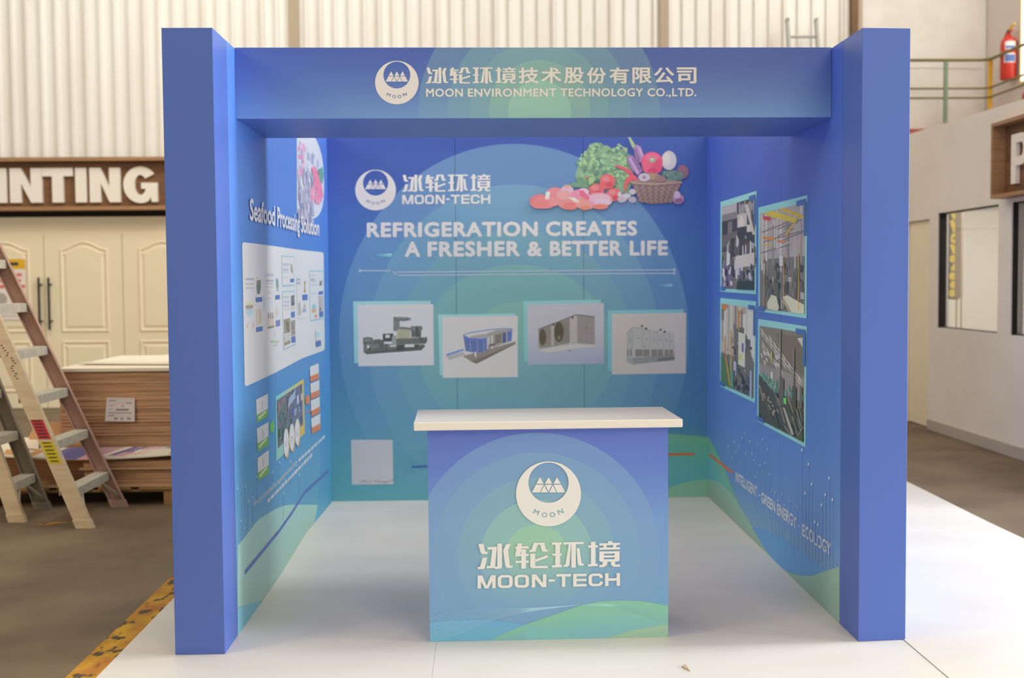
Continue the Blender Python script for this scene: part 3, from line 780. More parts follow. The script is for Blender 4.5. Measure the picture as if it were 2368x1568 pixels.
q(G_(96), (1000, 590), (1110, 600), (1100, 670), (1010, 680)); q((128, 116, 100), (1040, 592), (1100, 598), (1085, 610), (1040, 606))
q(G_(122), (650, 320), (735, 320), (735, 480), (690, 510), (650, 500)); q(G_(112), (650, 312), (850, 318), (885, 325), (885, 355), (800, 372), (650, 362))
q(G_(130), (690, 318), (830, 322), (830, 340), (690, 336)); q((130, 142, 178), (860, 318), (895, 330), (890, 362), (862, 355))
q(G_(120), (690, 470), (760, 446), (900, 462), (890, 500), (690, 490)); q((166, 162, 138), (700, 480), (880, 490), (878, 608), (700, 606))
q(G_(104), (890, 440), (1040, 438), (1048, 480), (1030, 500), (1028, 590), (895, 590)); q(G_(86), (960, 445), (985, 445), (985, 590), (960, 590)); q(G_(124), (905, 450), (950, 448), (950, 500), (905, 505)); q(G_(120), (1000, 450), (1035, 450), (1035, 490), (1000, 492))
q((210, 202, 204), (805, 690), (935, 688), (935, 725), (805, 728)); q(G_(78), (700, 700), (800, 696), (800, 770), (700, 776)); q(G_(86), (940, 690), (1000, 686), (1000, 740), (940, 742)); q(G_(88), (540, 680), (560, 680), (560, 780), (540, 784))
q((190, 186, 188), (600, 698), (690, 694), (690, 720), (600, 726))
for x in (960, 975, 990, 1005): P.line(g((x, 520), (x, 585)), .002, G_(84))
P.build('product_picture', booth, 'picture of a grey compressor skid on white, leftmost of four')
P = picture('', '', [(1013.2, 727.3), (1191.6, 725.3), (1192, 866), (1016.6, 867.8)], [(1023, 732.7), (1197.3, 730.2), (1197.3, 872.2), (1023.8, 874)], fc=(206, 194, 192))
q = lambda c, *p: P.px(g(*p), c)
q((142, 130, 124), (1600, 850), (1780, 800), (2320, 650), (2325, 680), (1790, 955), (1720, 930)); q((122, 108, 100), (1780, 900), (2320, 672), (2325, 682), (1790, 955), (1720, 925))
q((176, 168, 168), (1370, 850), (1600, 790), (1640, 830), (1420, 905)); q((96, 128, 196), (1370, 825), (1600, 752), (1620, 770), (1385, 845))
q((104, 118, 170), (1605, 560), (1700, 600), (1850, 610), (1925, 590), (1930, 770), (1850, 800), (1740, 800), (1640, 780))
for i in range(6): P.line(g((1625, 640 + i * 26), (1740, 660 + i * 26), (1830, 660 + i * 26), (1928, 640 + i * 25)), .0022, (82, 92, 140))
for x in (1700, 1800, 1885): P.line(g((x, 600), (x + 6, 795)), .0035, (160, 160, 176))
q((168, 158, 158), (1690, 580), (1790, 560), (1960, 540), (1960, 600), (1850, 606), (1720, 604)); P.line(g((1610, 560), (1700, 530), (1960, 490), (2150, 472), (2280, 478)), .006, (112, 132, 196))
P.line(g((1615, 585), (1700, 622), (1820, 628), (1925, 605)), .008, (100, 122, 198))
q((160, 150, 146), (1930, 540), (2080, 490), (2280, 480), (2270, 640), (2150, 680), (1940, 760)); q((130, 118, 112), (2040, 560), (2130, 540), (2130, 660), (2040, 690)); q((84, 96, 140), (2145, 530), (2190, 525), (2190, 665), (2145, 675)); q((96, 112, 180), (2210, 520), (2270, 500), (2262, 640), (2215, 655))
q((196, 188, 184), (1985, 570), (2010, 560), (2015, 745), (1990, 755)); q((190, 184, 186), (1940, 590), (1965, 585), (1965, 700), (1942, 705)); q((205, 198, 200), (1762, 790), (1785, 790), (1785, 860), (1762, 860)); q((108, 98, 92), (1960, 690), (2040, 670), (2040, 700), (1960, 720))
P.build('product_picture', booth, 'picture of a round blue walled spiral freezer on white, second from the left')
g = Z(1200, 680, 5.92)
P = picture('', '', [(1209.8, 696), (1389.2, 693.2), (1389.5, 834), (1211.8, 836.3)], [(1219.4, 704), (1396.3, 700.6), (1396.3, 841.7), (1220.6, 843.9)], fc=(186, 180, 188), cy_=(142, 190, 190))
q = lambda c, *p: P.px(g(*p), c)
P.px(g((118, 560), (1162, 540), (1162, 957), (122, 970)), None, cols=[(186, 180, 188), (186, 180, 188), (160, 164, 184), (160, 166, 186)])
q((176, 168, 166), (265, 480), (560, 370), (780, 285), (1035, 312), (1045, 700), (790, 680), (520, 715), (260, 765)); q((150, 138, 138), (795, 290), (1035, 312), (1040, 690), (800, 672))
q((140, 132, 122), (268, 480), (470, 400), (590, 360), (740, 290), (730, 420), (690, 430), (690, 670), (440, 720), (275, 740)); q((176, 164, 160), (440, 430), (480, 415), (480, 700), (440, 712)); q((180, 170, 168), (695, 330), (795, 290), (800, 676), (695, 690))
P.ell(1200 + 325 / 5.92, 680 + 590 / 5.92, 48 / 5.92, 112 / 5.92, (96, 88, 74)); P.ell(1200 + 548 / 5.92, 680 + 520 / 5.92, 66 / 5.92, 138 / 5.92, (92, 84, 70)); P.ell(1200 + 548 / 5.92, 680 + 600 / 5.92, 20 / 5.92, 32 / 5.92, (130, 122, 108))
for k in range(5): P.line(g((600 + k * 22, 400), (605 + k * 22, 660)), .0018, (112, 104, 96))
P.line(g((268, 480), (560, 372), (780, 282), (1035, 310)), .006, (112, 108, 106)); q((196, 186, 180), (252, 772), (520, 720), (790, 684), (1045, 700), (1040, 722), (780, 740), (500, 795), (400, 802)); P.ell(1200 + 920 / 5.92, 680 + 462 / 5.92, 2, 2, (110, 104, 104)); P.ell(1200 + 695 / 5.92, 680 + 775 / 5.92, 2.2, 1.6, (110, 112, 120)); q((92, 86, 74), (720, 300), (750, 292), (745, 340), (725, 335)); q((92, 86, 74), (455, 405), (485, 398), (482, 432), (460, 436))
P.build('product_picture', booth, 'picture of a white air cooler with two dark fans on grey, third from the left')
P = picture('', '', [(1405.7, 718), (1580.9, 715.5), (1581, 857), (1406.4, 858.7)], [(1414.9, 725.6), (1586.8, 723.6), (1586, 863.3), (1414.9, 866.1)], fc=(196, 184, 180), cy_=(132, 184, 192))
q = lambda c, *p: P.px(g(*p), c)
q((182, 176, 172), (1478, 530), (1560, 455), (1640, 465), (1800, 490), (1800, 530), (1960, 520), (2130, 545), (2132, 905), (1560, 965), (1475, 935)); q((172, 168, 166), (1478, 530), (1552, 460), (1556, 960), (1475, 930))
q((146, 144, 142), (1560, 870), (2130, 830), (2132, 905), (1560, 965)); q((160, 158, 154), (1475, 870), (1558, 880), (1560, 965), (1475, 930)); q((120, 118, 114), (1900, 880), (2130, 858), (2130, 905), (1900, 925))
for a, b in ((1478, 1500), (1520, 1546), (1592, 1692), (1700, 1790), (1812, 1890), (1898, 1975), (1995, 2050), (2058, 2115)): q((138, 128, 124), (a, 758), (b, 758), (b, 850), (a, 856))
for x in (1556, 1690, 1790, 1892, 1985, 2064): P.line(g((x, 500), (x, 750)), .0022, (150, 146, 144))
P.line(g((1478, 530), (1560, 456), (1640, 462)), .003, (130, 126, 124)); P.line(g((1640, 465), (1800, 500), (1870, 520), (1940, 490)), .003, (140, 136, 134))
for x, y in ((1685, 440), (1740, 472), (1940, 490), (1996, 516)): P.ell(1200 + x / 5.92, 680 + y / 5.92, 3, 2.6, (96, 94, 92))
for x, y in ((1520, 625), (1632, 605), (1748, 615), (1848, 622), (1935, 630), (2020, 630), (2090, 640), (1712, 720)): P.ell(1200 + x / 5.92, 680 + y / 5.92, 2.4, 1.4, (140, 142, 142))
P.build('product_picture', booth, 'picture of a pale cooling tower unit on white, rightmost of four')
# card left of the counter (its square code is left out)
P = Print(BACK, white=WHITE_B)
P.px([(811.8, 1017), (907.8, 1017), (909.6, 1120), (814, 1120.6)], (182, 176, 184))
P.text('Official Website', (832.5, 1110.5), (896, 1110), (896, 1116), (832.5, 1116.6), (128, 124, 124), bold=.006, mode='cap')
P.build('info_card_print', booth, 'plain pale square with a small caption at the lower left of the back wall')
# vegetable picture
random.seed(11)
P = Print(BACK, white=WHITE_B); g = Z(1200, 310, 5.382)
E_ = lambda x, y, rx_, ry_, c, rot=0, n=18: P.ell(1200 + x / 5.382, 310 + y / 5.382, rx_ / 5.382, ry_ / 5.382, c, n=n, rot=rot)
q = lambda c, *p: P.px(g(*p), c)
q((128, 156, 132), (700, 520), (720, 440), (770, 320), (830, 240), (880, 130), (960, 105), (1020, 150), (1100, 140), (1150, 180), (1250, 200), (1340, 170), (1350, 240), (1420, 280), (1420, 560), (1350, 740), (1150, 700), (860, 690), (720, 600))
for i in range(230):
    a, r = random.uniform(0, 6.28), random.uniform(0, 1) ** .5
    x, y = 1060 + 340 * r * math.cos(a), 400 + 290 * r * math.sin(a)
    if x < 880 and y < 160 + (880 - x) * 1.0: continue
    k = random.random()
    c = (134, 172, 140) if k < .35 else (150, 182, 142) if k < .65 else (112, 146, 126) if k < .85 else (96, 126, 122)
    if y > 560: c = tuple(v - 14 for v in c)
    E_(x, y, random.uniform(12, 34), random.uniform(10, 26), c, rot=random.uniform(0, 3), n=7)
q((150, 168, 138), (1355, 35), (1385, 40), (1430, 110), (1450, 140), (1420, 180), (1400, 150)); q((150, 165, 140), (1215, 135), (1245, 120), (1300, 165), (1345, 175), (1350, 225), (1310, 215), (1280, 165))
q((150, 118, 162), (1420, 170), (1470, 130), (1520, 165), (1555, 270), (1545, 330), (1500, 360), (1450, 290)); q((172, 150, 192), (1475, 150), (1500, 165), (1545, 270), (1530, 290)); q((122, 92, 140), (1430, 190), (1450, 180), (1510, 330), (1490, 335))
q((146, 112, 160), (1335, 310), (1365, 275), (1420, 270), (1470, 330), (1535, 460), (1480, 520), (1400, 440)); q((172, 148, 190), (1365, 300), (1385, 292), (1490, 480), (1470, 500)); q((118, 88, 138), (1410, 300), (1430, 300), (1520, 450), (1505, 462))
E_(1865, 330, 95, 120, (178, 172, 184)); q((178, 172, 180), (1800, 250), (1865, 205), (1890, 225), (1900, 270), (1830, 330)); E_(1840, 320, 50, 80, (190, 182, 188)); E_(2040, 470, 72, 84, (126, 96, 112)); E_(2030, 430, 40, 40, (146, 92, 110))
E_(1655, 350, 134, 128, (206, 84, 118)); E_(1600, 400, 70, 90, (214, 92, 122)); E_(1720, 400, 64, 88, (196, 76, 112)); E_(1655, 290, 95, 40, (216, 104, 136)); E_(1660, 328, 44, 36, (150, 138, 128)); E_(1655, 318, 26, 22, (168, 172, 150)); E_(1660, 460, 60, 40, (186, 70, 104))
for x, y, r in ((1920, 510, 95), (1830, 490, 55), (1990, 540, 60), (1900, 560, 60)): E_(x, y, r, r * .62, (98, 122, 122))
for i in range(30): E_(random.uniform(1770, 2040), random.uniform(460, 575), 14, 10, random.choice([(88, 116, 112), (112, 138, 128), (80, 102, 112)]), n=6)
q((200, 82, 112), (1185, 382), (1290, 405), (1380, 450), (1440, 520), (1400, 540), (1350, 490), (1300, 450), (1210, 410)); q((202, 90, 104), (1310, 620), (1330, 560), (1370, 520), (1450, 520), (1495, 575), (1400, 575), (1350, 620), (1325, 725), (1308, 690))
q((150, 124, 122), (1375, 595), (1440, 575), (1650, 560), (1700, 480), (1760, 520), (1850, 575), (2030, 590), (2020, 610), (1700, 655), (1450, 640)); q((134, 112, 116), (1385, 600), (2030, 592), (1975, 700), (1900, 855), (1640, 872), (1490, 835), (1450, 700))
for r_ in range(9):
    y = 640 + r_ * 25; x0, x1 = 1400 + r_ * 11, 2010 - r_ * 14
    n = 14
    for i in range(n):
        x = x0 + (x1 - x0) * (i + .5 * (r_ % 2)) / n; E_(x + 16, y + 4, 17, 8, (158, 130, 122) if (i + r_) % 2 else (116, 92, 100), n=6)
q((160, 132, 126), (1375, 580), (1450, 598), (1700, 612), (2030, 590), (2025, 612), (1700, 640), (1430, 625), (1385, 612)); E_(1640, 530, 70, 46, (156, 128, 110)); E_(1760, 560, 70, 40, (140, 112, 116))
E_(1555, 540, 72, 52, (176, 168, 190)); E_(1555, 540, 26, 24, (160, 120, 138))
for x, y in ((1100, 592), (965, 700), (1180, 755)): E_(x, y, 95, 94 if y < 600 else 82, (204, 96, 108)); E_(x - 20, y - 30, 46, 34, (216, 122, 130)); E_(x + 20, y + 40, 50, 30, (190, 78, 94))
q((108, 140, 118), (600, 630), (720, 600), (860, 640), (860, 670), (700, 665)); q((104, 138, 116), (700, 540), (780, 560), (860, 600), (840, 650), (740, 610)); q((150, 172, 130), (860, 560), (930, 530), (935, 600), (870, 640))
E_(845, 540, 18, 14, (206, 110, 100))
E_(1290, 800, 70, 50, (170, 160, 178), rot=-.5); E_(1410, 720, 45, 36, (178, 168, 182)); E_(1410, 820, 50, 38, (160, 150, 168)); E_(1340, 770, 50, 30, (184, 176, 184)); E_(1980, 810, 72, 62, (160, 122, 158)); E_(1965, 760, 40, 50, (182, 160, 188)); E_(1985, 830, 50, 30, (132, 92, 132)); E_(1250, 750, 26, 34, (184, 176, 186))
E_(260, 840, 130, 92, (196, 112, 126)); E_(330, 850, 140, 80, (204, 122, 130)); E_(250, 880, 100, 50, (212, 118, 120)); E_(450, 760, 120, 96, (206, 126, 136)); q((216, 200, 210), (335, 720), (390, 720), (370, 815), (325, 810))
E_(600, 820, 140, 120, (212, 128, 132)); E_(600, 700, 80, 60, (196, 160, 186)); E_(560, 760, 90, 60, (218, 146, 150)); E_(640, 900, 90, 46, (216, 116, 112)); E_(760, 780, 130, 90, (204, 130, 160)); E_(830, 860, 130, 84, (222, 140, 134)); E_(1000, 820, 165, 90, (206, 138, 154)); E_(1000, 800, 140, 56, (200, 158, 180)); E_(1040, 850, 110, 50, (198, 168, 188)); E_(800, 720, 70, 46, (206, 172, 196)); q((204, 100, 132), (735, 700), (800, 700), (880, 800), (850, 830), (760, 770)); E_(1010, 905, 100, 34, (218, 118, 112)); E_(820, 920, 60, 28, (220, 122, 108)); q((222, 192, 186), (610, 790), (690, 790), (760, 850), (700, 850)); E_(600, 655, 40, 22, (196, 150, 140)); E_(440, 840, 60, 60, (210, 132, 136))
P.build('food_picture', booth, 'printed basket of vegetables with sliced meat at the upper right of the back wall')

# ---- right wall
RW = RIGHT.white
P = Print(RIGHT, base=.0004)
g = Z(1540, 980, 3.267)
flr = lambda x: 1148 + (x - 1637) * (296.8 / 303.8)
def hillf(P, pts, ct, cb, bottom=None):
    hill(P, pts, [(x, max(y, bottom(x))) for x, y in pts] if bottom else None, ct, cb)
t = curve(g((318, 97), (350, 150), (400, 250), (450, 360), (500, 490), (560, 625), (640, 760), (720, 905), (790, 1005)))
mid = [(x, min(y + 62, flr(x) - 1)) for x, y in t]
hill(P, t, mid, (112, 164, 134), (98, 162, 168)); hill(P, mid, [(x, max(flr(x), y)) for x, y in mid], (98, 162, 168), (110, 160, 172))
t = curve(g((318, 420), (400, 442), (460, 490), (520, 565), (590, 680), (660, 790), (720, 900), (790, 1000), (900, 1108), (1000, 1143), (1090, 1150), (1200, 1115), (1310, 1080)))
hill(P, t, [(x, max(flr(x), y)) for x, y in t], (134, 166, 150), (132, 154, 142))
t = curve(g((655, 775), (760, 805), (870, 860), (1000, 950), (1110, 1040), (1215, 1105)))
b_ = curve(g((655, 790), (720, 900), (790, 1000), (900, 1105), (1060, 1148), (1215, 1110)))
hill(P, t, b_, (88, 140, 190), (90, 142, 186))
P.build('wave_print', booth, 'green and blue wave print along the foot of the right wall')
P = Print(RIGHT, base=.0009)
P.line([(1641, 1051.5), (1694, 1093)], .02, (198, 104, 66))
P.build('printed_bar', booth, 'orange bar on the right wall'); P = Print(RIGHT, base=.0009)
dots = [(470, 172), (500, 258), (517, 138), (530, 208), (552, 163), (575, 103), (592, 70), (603, 228), (636, 132), (650, 228), (666, 272), (680, 400), (698, 158), (713, 315), (732, 118), (747, 297), (770, 192), (785, 380), (803, 508), (829, 518), (850, 580), (880, 530), (898, 612), (943, 585), (967, 690), (997, 632), (1030, 197), (1055, 525), (1080, 305), (1105, 457), (1128, 742), (1152, 762), (1180, 613), (1208, 535), (1237, 410), (1263, 573)]
for x, y in dots:
    big = x > 1020; x_, y_ = 1540 + x / 3.267, 980 + y / 3.267
    yb = min(y + (760 if big else 330), 1090 - (1263 - x) * .35)
    P.line([(x_, y_), (x_, 980 + yb / 3.267)], .0046 if big else .0036, (122, 156, 200) if big else (104, 142, 192))
    P.ell(x_, y_, 2.0 if big else 1.4, 3.8 if big else 2.8, (178, 202, 216) if big else (136, 176, 206), n=10)
P.build('dotted_lines_print', booth, 'thin pale vertical lines topped with dots'); P = Print(RIGHT, base=.0012)
wr_ = (196, 196, 202)
for wd, q_ in (('INTELLIGENT', ((1701.6, 1090), (1751.5, 1126.5), (1751.5, 1152), (1701.6, 1112))), ('GREEN ENERGY', ((1761, 1137), (1842.4, 1195.5), (1842.4, 1224.5), (1761, 1161))), ('ECOLOGY', ((1856, 1210.5), (1922, 1257), (1922, 1287), (1856, 1239)))):
    P.text(wd, *q_, wr_, bold=.024, mode='cap'); P.build('lettering', booth, 'white words on the right wall'); P = Print(RIGHT, base=.0012)
P.ell(1756.7, 1145.3, 1.3, 2.2, wr_, n=10); P.ell(1847.6, 1217.2, 1.4, 2.4, wr_, n=10)
P.build('separator_dots', booth, 'small white dots between the words')['kind'] = 'stuff'
def photo(frame, inner, label, painter, seed):
    P = Print(RIGHT, base=.001, white=(172, 172, 176)); random.seed(seed)
    P.px(frame, (126, 178, 196)); P.px(inner, (100, 96, 92)); m = P.quadmap(*inner)
    u = lambda c, *p: P.upoly(m, [(x, 1 - y) for x, y in p], c)
    def r(c, x0, y0, x1, y1, s=0): u(c, (x0, y0), (x1, y0 + s), (x1, y1 + s), (x0, y1))
    painter(u, r, P, m)
    dk = (62, 92, 150)
    u(dk, (.84, -.03), (1.02, -.03), (1.02, .02), (.84, .02)); u(dk, (.98, 0), (1.03, 0), (1.03, .3), (.98, .3)); u(dk, (-.02, .97), (.13, .97), (.13, 1.02), (-.02, 1.02))
    P.build('photograph_print', booth, label)
def ph1(u, r, P, m):
    r((70, 66, 68), 0, 0, 1, .55); r((150, 146, 150), 0, .0, .48, .12, -.0); r((112, 108, 112), 0, .1, .5, .18); r((60, 56, 60), 0, .18, .5, .34)
    r((104, 98, 98), .2, .2, .34, .34); r((166, 160, 160), .5, .14, .78, .29); r((178, 172, 168), .55, .16, .7, .28); r((52, 54, 60), .5, .3, .9, .52)
    r((176, 170, 170), .78, .28, .93, .36); r((140, 138, 142), .6, .42, .78, .48)
    for i in range(11): r((150, 148, 152), .55 + i * .04, 0 + random.random() * .06, .575 + i * .04, .12 + random.random() * .1)
    u((170, 160, 156), (.72, .05), (.8, .05), (1, .38), (.98, .45)); r((92, 86, 84), 0, .36, .5, .5, -.04); r((60, 56, 56), .3, .4, 1, .62)
    for i in range(34):
        x, y = random.random(), random.uniform(.36, .66); h = random.uniform(.08, .26); w = random.uniform(.03, .08); c = random.choice([(170, 168, 178), (154, 152, 162), (188, 184, 188), (120, 116, 124), (72, 66, 64), (86, 78, 74)])
        u(c, (x, y), (x + w, y + .03), (x + w * .9, y + h), (x - w * .2, y + h * .9))
    r((176, 168, 166), .45, .62, 1, .76, -.03)
    r((100, 90, 118), 0, .72, .35, .98)
    for i in range(40):
        x, y = random.random(), random.uniform(.7, .92); h = random.uniform(.05, .14); w = random.uniform(.03, .09); c = random.choice([(172, 166, 176), (150, 140, 156), (190, 182, 186), (52, 58, 66), (46, 50, 56), (96, 84, 130)])
        u(c, (x, y), (min(1, x + w), y + .02), (min(1, x + w * .8), min(1, y + h)), (x, min(1, y + h * .9)))
    r((50, 56, 60), .5, .9, 1, 1)
def ph2(u, r, P, m):
    r((150, 142, 140), 0, 0, 1, .6); r((104, 100, 98), 0, .48, 1, 1)
    for i in range(26): x = random.random() * .95; r(random.choice([(176, 170, 168), (128, 120, 118), (160, 152, 150), (112, 104, 104), (188, 182, 178)]), x, random.random() * .15, x + random.uniform(.015, .05), random.uniform(.3, .62))
    for i in range(10): y = random.uniform(.1, .5); r(random.choice([(168, 160, 156), (120, 100, 96), (110, 104, 104)]), random.random() * .6, y, random.uniform(.6, 1), y + .012, -.05)
    u((206, 160, 60), (.08, .0), (.3, -.0), (.85, .13), (.82, .17), (.28, .06)); u((198, 150, 58), (.45, .0), (.55, -.0), (1, .12), (1, .16), (.8, .1)); r((172, 60, 66), .08, .03, .27, .07, .03)
    u((200, 120, 60), (.08, .24), (.35, .27), (.34, .3), (.08, .27)); u((212, 150, 60), (.08, .32), (.3, .34), (.3, .355), (.08, .335)); u((200, 110, 70), (.42, .3), (.6, .32), (.58, .34), (.42, .32)); u((206, 146, 62), (.6, .26), (.8, .15), (.82, .16), (.62, .28))
    for i in range(60):
        x, y = random.random() * .95, random.uniform(.5, .9); h = random.uniform(.04, .13); w = random.uniform(.03, .1); c = random.choice([(76, 84, 84), (62, 68, 72), (92, 94, 94), (108, 106, 104), (150, 146, 144), (88, 82, 74), (54, 58, 62)])
        u(c, (x, y), (min(1, x + w), y + .01), (min(1, x + w * .8), min(1, y + h)), (x, min(1, y + h * .9)))
    u((196, 176, 156), (.2, .93), (.3, .84), (.42, .86), (.48, .97), (.44, 1), (.2, .99)); u((198, 178, 158), (.55, .86), (.66, .84), (1, .92), (1, 1), (.72, 1)); u((150, 140, 126), (.55, .9), (.6, .88), (.75, .99), (.7, 1))
    for x in (.11, .57, .88): r((176, 140, 84), x, .45, x + .015, .97)
    r((196, 190, 188), .48, .46, .56, .56)
def ph3(u, r, P, m):
    r((158, 148, 142), 0, 0, 1, .6); u((168, 110, 60), (0, 0), (.22, .0), (.12, .1), (0, .12)); u((94, 86, 60), (0, .06), (.15, .1), (.14, .22), (0, .2)); r((190, 176, 172), .8, .02, 1, .55)
    for i in range(20): x = random.random() * .75; r(random.choice([(186, 176, 168), (128, 112, 104), (160, 120, 82), (200, 188, 180), (108, 104, 106)]), x, random.random() * .1, x + random.uniform(.015, .06), random.uniform(.35, .8))
    r((86, 82, 86), .45, .36, .9, .8); u((96, 92, 92), (.4, .2), (.5, .26), (.8, .32), (.98, .6), (.9, .9), (.5, .7), (.42, .45))
    for i in range(40):
        x, y = random.uniform(.3, .93), random.uniform(.35, .9); h = random.uniform(.03, .1); w = random.uniform(.02, .07)
        r(random.choice([(72, 72, 80), (100, 96, 98), (120, 120, 126), (88, 92, 96), (60, 60, 66)]), x, y, min(1, x + w), min(1, y + h))
    r((186, 180, 166), .56, .3, .76, .68, .01); r((96, 88, 140), .66, .42, .72, .52); r((190, 172, 90), .58, .56, .66, .62); r((90, 88, 70), .6, .24, .72, .3)
    u((74, 104, 76), (0, .64), (.25, .7), (.45, .98), (.3, 1), (0, 1)); u((200, 120, 56), (.14, .64), (.18, .64), (.34, .98), (.29, .97)); u((80, 140, 124), (.28, .64), (.33, .68), (.42, .98), (.36, .98)); r((150, 160, 186), .42, .66, .5, .82); u((200, 140, 80), (.3, .3), (.34, .3), (.36, .8), (.33, .8))
    for i in range(30): x, y = random.uniform(.4, .92), random.uniform(.75, .95); r(random.choice([(64, 72, 84), (86, 96, 104), (50, 54, 64)]), x, y, x + .05, y + .05)
    r((140, 146, 168), .9, .7, .96, 1)
def ph4(u, r, P, m):
    r((112, 106, 96), 0, 0, 1, .45); u((100, 94, 82), (.4, .05), (1, .04), (1, .4), (.6, .32)); r((128, 120, 120), 0, .4, 1, .62, .02)
    for a, b, L in ((.02, .02, 6), (.22, .08, 7), (.05, .16, 5)):
        for i in range(L):
            x, y = a + i * .105, b + i * .052; u((178, 172, 170), (x, y), (x + .05, y + .02), (x + .12, y + .075), (x + .06, y + .055)); u((166, 160, 158), (x - .01, y + .035), (x + .04, y + .055), (x + .11, y + .1), (x + .05, y + .085))
    for i in range(14): x, y = random.uniform(0, .5), random.uniform(.24, .36) ; u((170, 164, 164), (x, y), (x + .05, y + .015), (x + .07, y + .05), (x + .02, y + .04))
    r((182, 178, 170), .29, .45, .34, .52); u((170, 166, 168), (.86, .06), (1, .04), (1, .16)); 
    for i in range(40): x, y = random.uniform(0, .5), random.uniform(.48, .58); r(random.choice([(86, 138, 122), (72, 118, 104), (106, 150, 134)]), x, y + x * .08, x + .03, y + .05 + x * .08)
    for i in range(16): x, y = random.uniform(.6, 1), random.uniform(.53, .6); r(random.choice([(86, 138, 122), (72, 118, 104)]), x, y, min(1, x + .03), y + .05)
    u((66, 68, 64), (0, .52), (.5, .7), (.98, .72), (1, 1), (0, 1))
    for i in range(44):
        x, y = random.uniform(0, .95), random.uniform(.62, .95); w = random.uniform(.02, .05); L = random.uniform(.08, .2)
        u(random.choice([(54, 56, 54), (84, 84, 80), (104, 100, 96), (120, 112, 104), (44, 46, 46), (74, 78, 66)]), (x, y), (x + w, y), (min(1, x + w + L * .7), min(1, y + L)), (min(1, x + L * .7), min(1, y + L)))
    for i in range(18): x = random.uniform(0, .4); y = .56 + x * .6 + random.uniform(0, .1); r((132, 122, 110), x, y, x + .04, y + .02)
    r((118, 112, 112), .5, .0, .53, .7); r((112, 106, 106), .79, .16, .82, .66); r((86, 84, 80), .5, .48, .6, .74); r((72, 70, 66), .78, .52, .86, .74); r((92, 88, 84), .93, .5, .98, .7); r((96, 190, 96), .6, .66, .66, .72); r((150, 150, 80), .31, .24, .34, .36)
    u((150, 148, 144), (.58, .76), (.63, .76), (.82, .97), (.78, .99)); r((70, 78, 50), .88, .92, 1, 1); P.line([m(.88, .02), m(1, .14)], .004, (168, 166, 160), px=False)
photo([(1666.5, 467.1), (1750.2, 441.2), (1748.6, 680.6), (1666.1, 674.3)], [(1670, 478.6), (1746.5, 456.5), (1745.1, 671.2), (1669.2, 667.8)], 'photograph of machinery with workers in white, upper left of four', ph1, 1)
photo([(1754.3, 480), (1867.1, 451.4), (1865.5, 736.5), (1753.9, 719.8)], [(1757.8, 494.3), (1862.4, 467.8), (1861.4, 725.5), (1757.3, 714.7)], 'photograph of a plant room with yellow crane beams, upper right of four', ph2, 2)
photo([(1666, 689), (1748.5, 697), (1746.2, 932), (1665.5, 893.5)], [(1668.8, 701.7), (1745, 713), (1743.3, 921.8), (1667.8, 887.6)], 'photograph of grey pipework beside an orange ladder, lower left of four', ph3, 3)
photo([(1753.7, 737.3), (1866, 755), (1863, 1034.6), (1751.6, 974.4)], [(1756.8, 753), (1861.3, 770), (1859.4, 1022.6), (1755.6, 969)], 'photograph of a long machine hall with rows of ceiling lights, lower right of four', ph4, 4)

# ---- left wall
LWc = LEFT.white
P = Print(LEFT, base=.0004)
g = Z(540, 1080, 3.733)
flL = lambda x: 1473 - (x - 549.5) * (311 / 220.5)
t = curve(g((36, 680), (100, 600), (200, 470), (300, 400), (400, 346), (480, 328), (600, 325), (730, 328)))
lo_ = [(x, min(flL(x), 1405 - (x - 549) * .27)) for x, y in t]
hill(P, t, lo_, (160, 208, 206), (156, 196, 190))
t = curve(g((36, 1222), (130, 1182), (250, 1163)))
hill(P, t, [(x, max(y, flL(x))) for x, y in t], (120, 188, 216), (124, 186, 210))
P.px([(745.5, 840), (770, 840), (770, 1161), (727, 1220), (735, 1166), (741, 1090)], None, cols=[(84, 146, 220), (84, 150, 210), (84, 158, 192), (98, 172, 208), (94, 164, 206), (86, 154, 210)])
P.build('wave_print', booth, 'pale green wave print along the foot of the left wall')
P = Print(LEFT, base=.0009)
P.line(g((98, 910), (370, 580), (500, 400), (600, 240), (650, 185), (820, 32)), .021, (86, 116, 186))
P.build('printed_bar', booth, 'dark blue line on the left wall'); P = Print(LEFT, base=.0009)
for x, y in [(37, 1277), (112, 1255), (137, 1395), (183, 1362), (223, 1165), (370, 1122), (440, 1030), (543, 1020), (625, 1145), (475, 1320)]:
    x, y = 540 + x / 4.125, 820 + y / 4.125; P.line([(x, y), (x, y + 70)], .006, (116, 172, 232)); P.ell(x, y, 1.3, 3.6, (160, 205, 236), n=10)
for x, y in [(62, 465), (87, 530), (152, 488), (270, 405), (335, 42)]:
    P.ell(540 + x / 3.733, 1080 + y / 3.733, 1.3, 3.2, (158, 204, 236), n=10)
P.build('dotted_lines_print', booth, 'thin pale vertical lines topped with dots'); P = Print(LEFT, base=.006)
P.text('Seafood Processing Solution', (574.6, 458), (736, 508.5), (736, 546), (574.6, 509.5), (228, 232, 238), bold=.028, mode='cap')
P.build('lettering', booth, 'white heading on the left wall'); P = Print(LEFT, base=.0009)
wt = (198, 210, 228)
P.text('We are committed to improving the overall energy', (584.5, 1160), (686, 1061), (687, 1072), (586.5, 1172.5), wt, bold=.02, mode='cap')
random.seed(5)
x = 690.0
while x < 746:      # the rest of the two lines is too blurred to read: short dashes
    w = random.uniform(3, 7); y = 1066 - (x - 690) * .93
    P.px([(x, y - 4), (x + w, y - 4 - w * .93), (x + w, y + 2.5 - w * .93), (x, y + 3)], wt); x += w + 1.1
x = 618.0
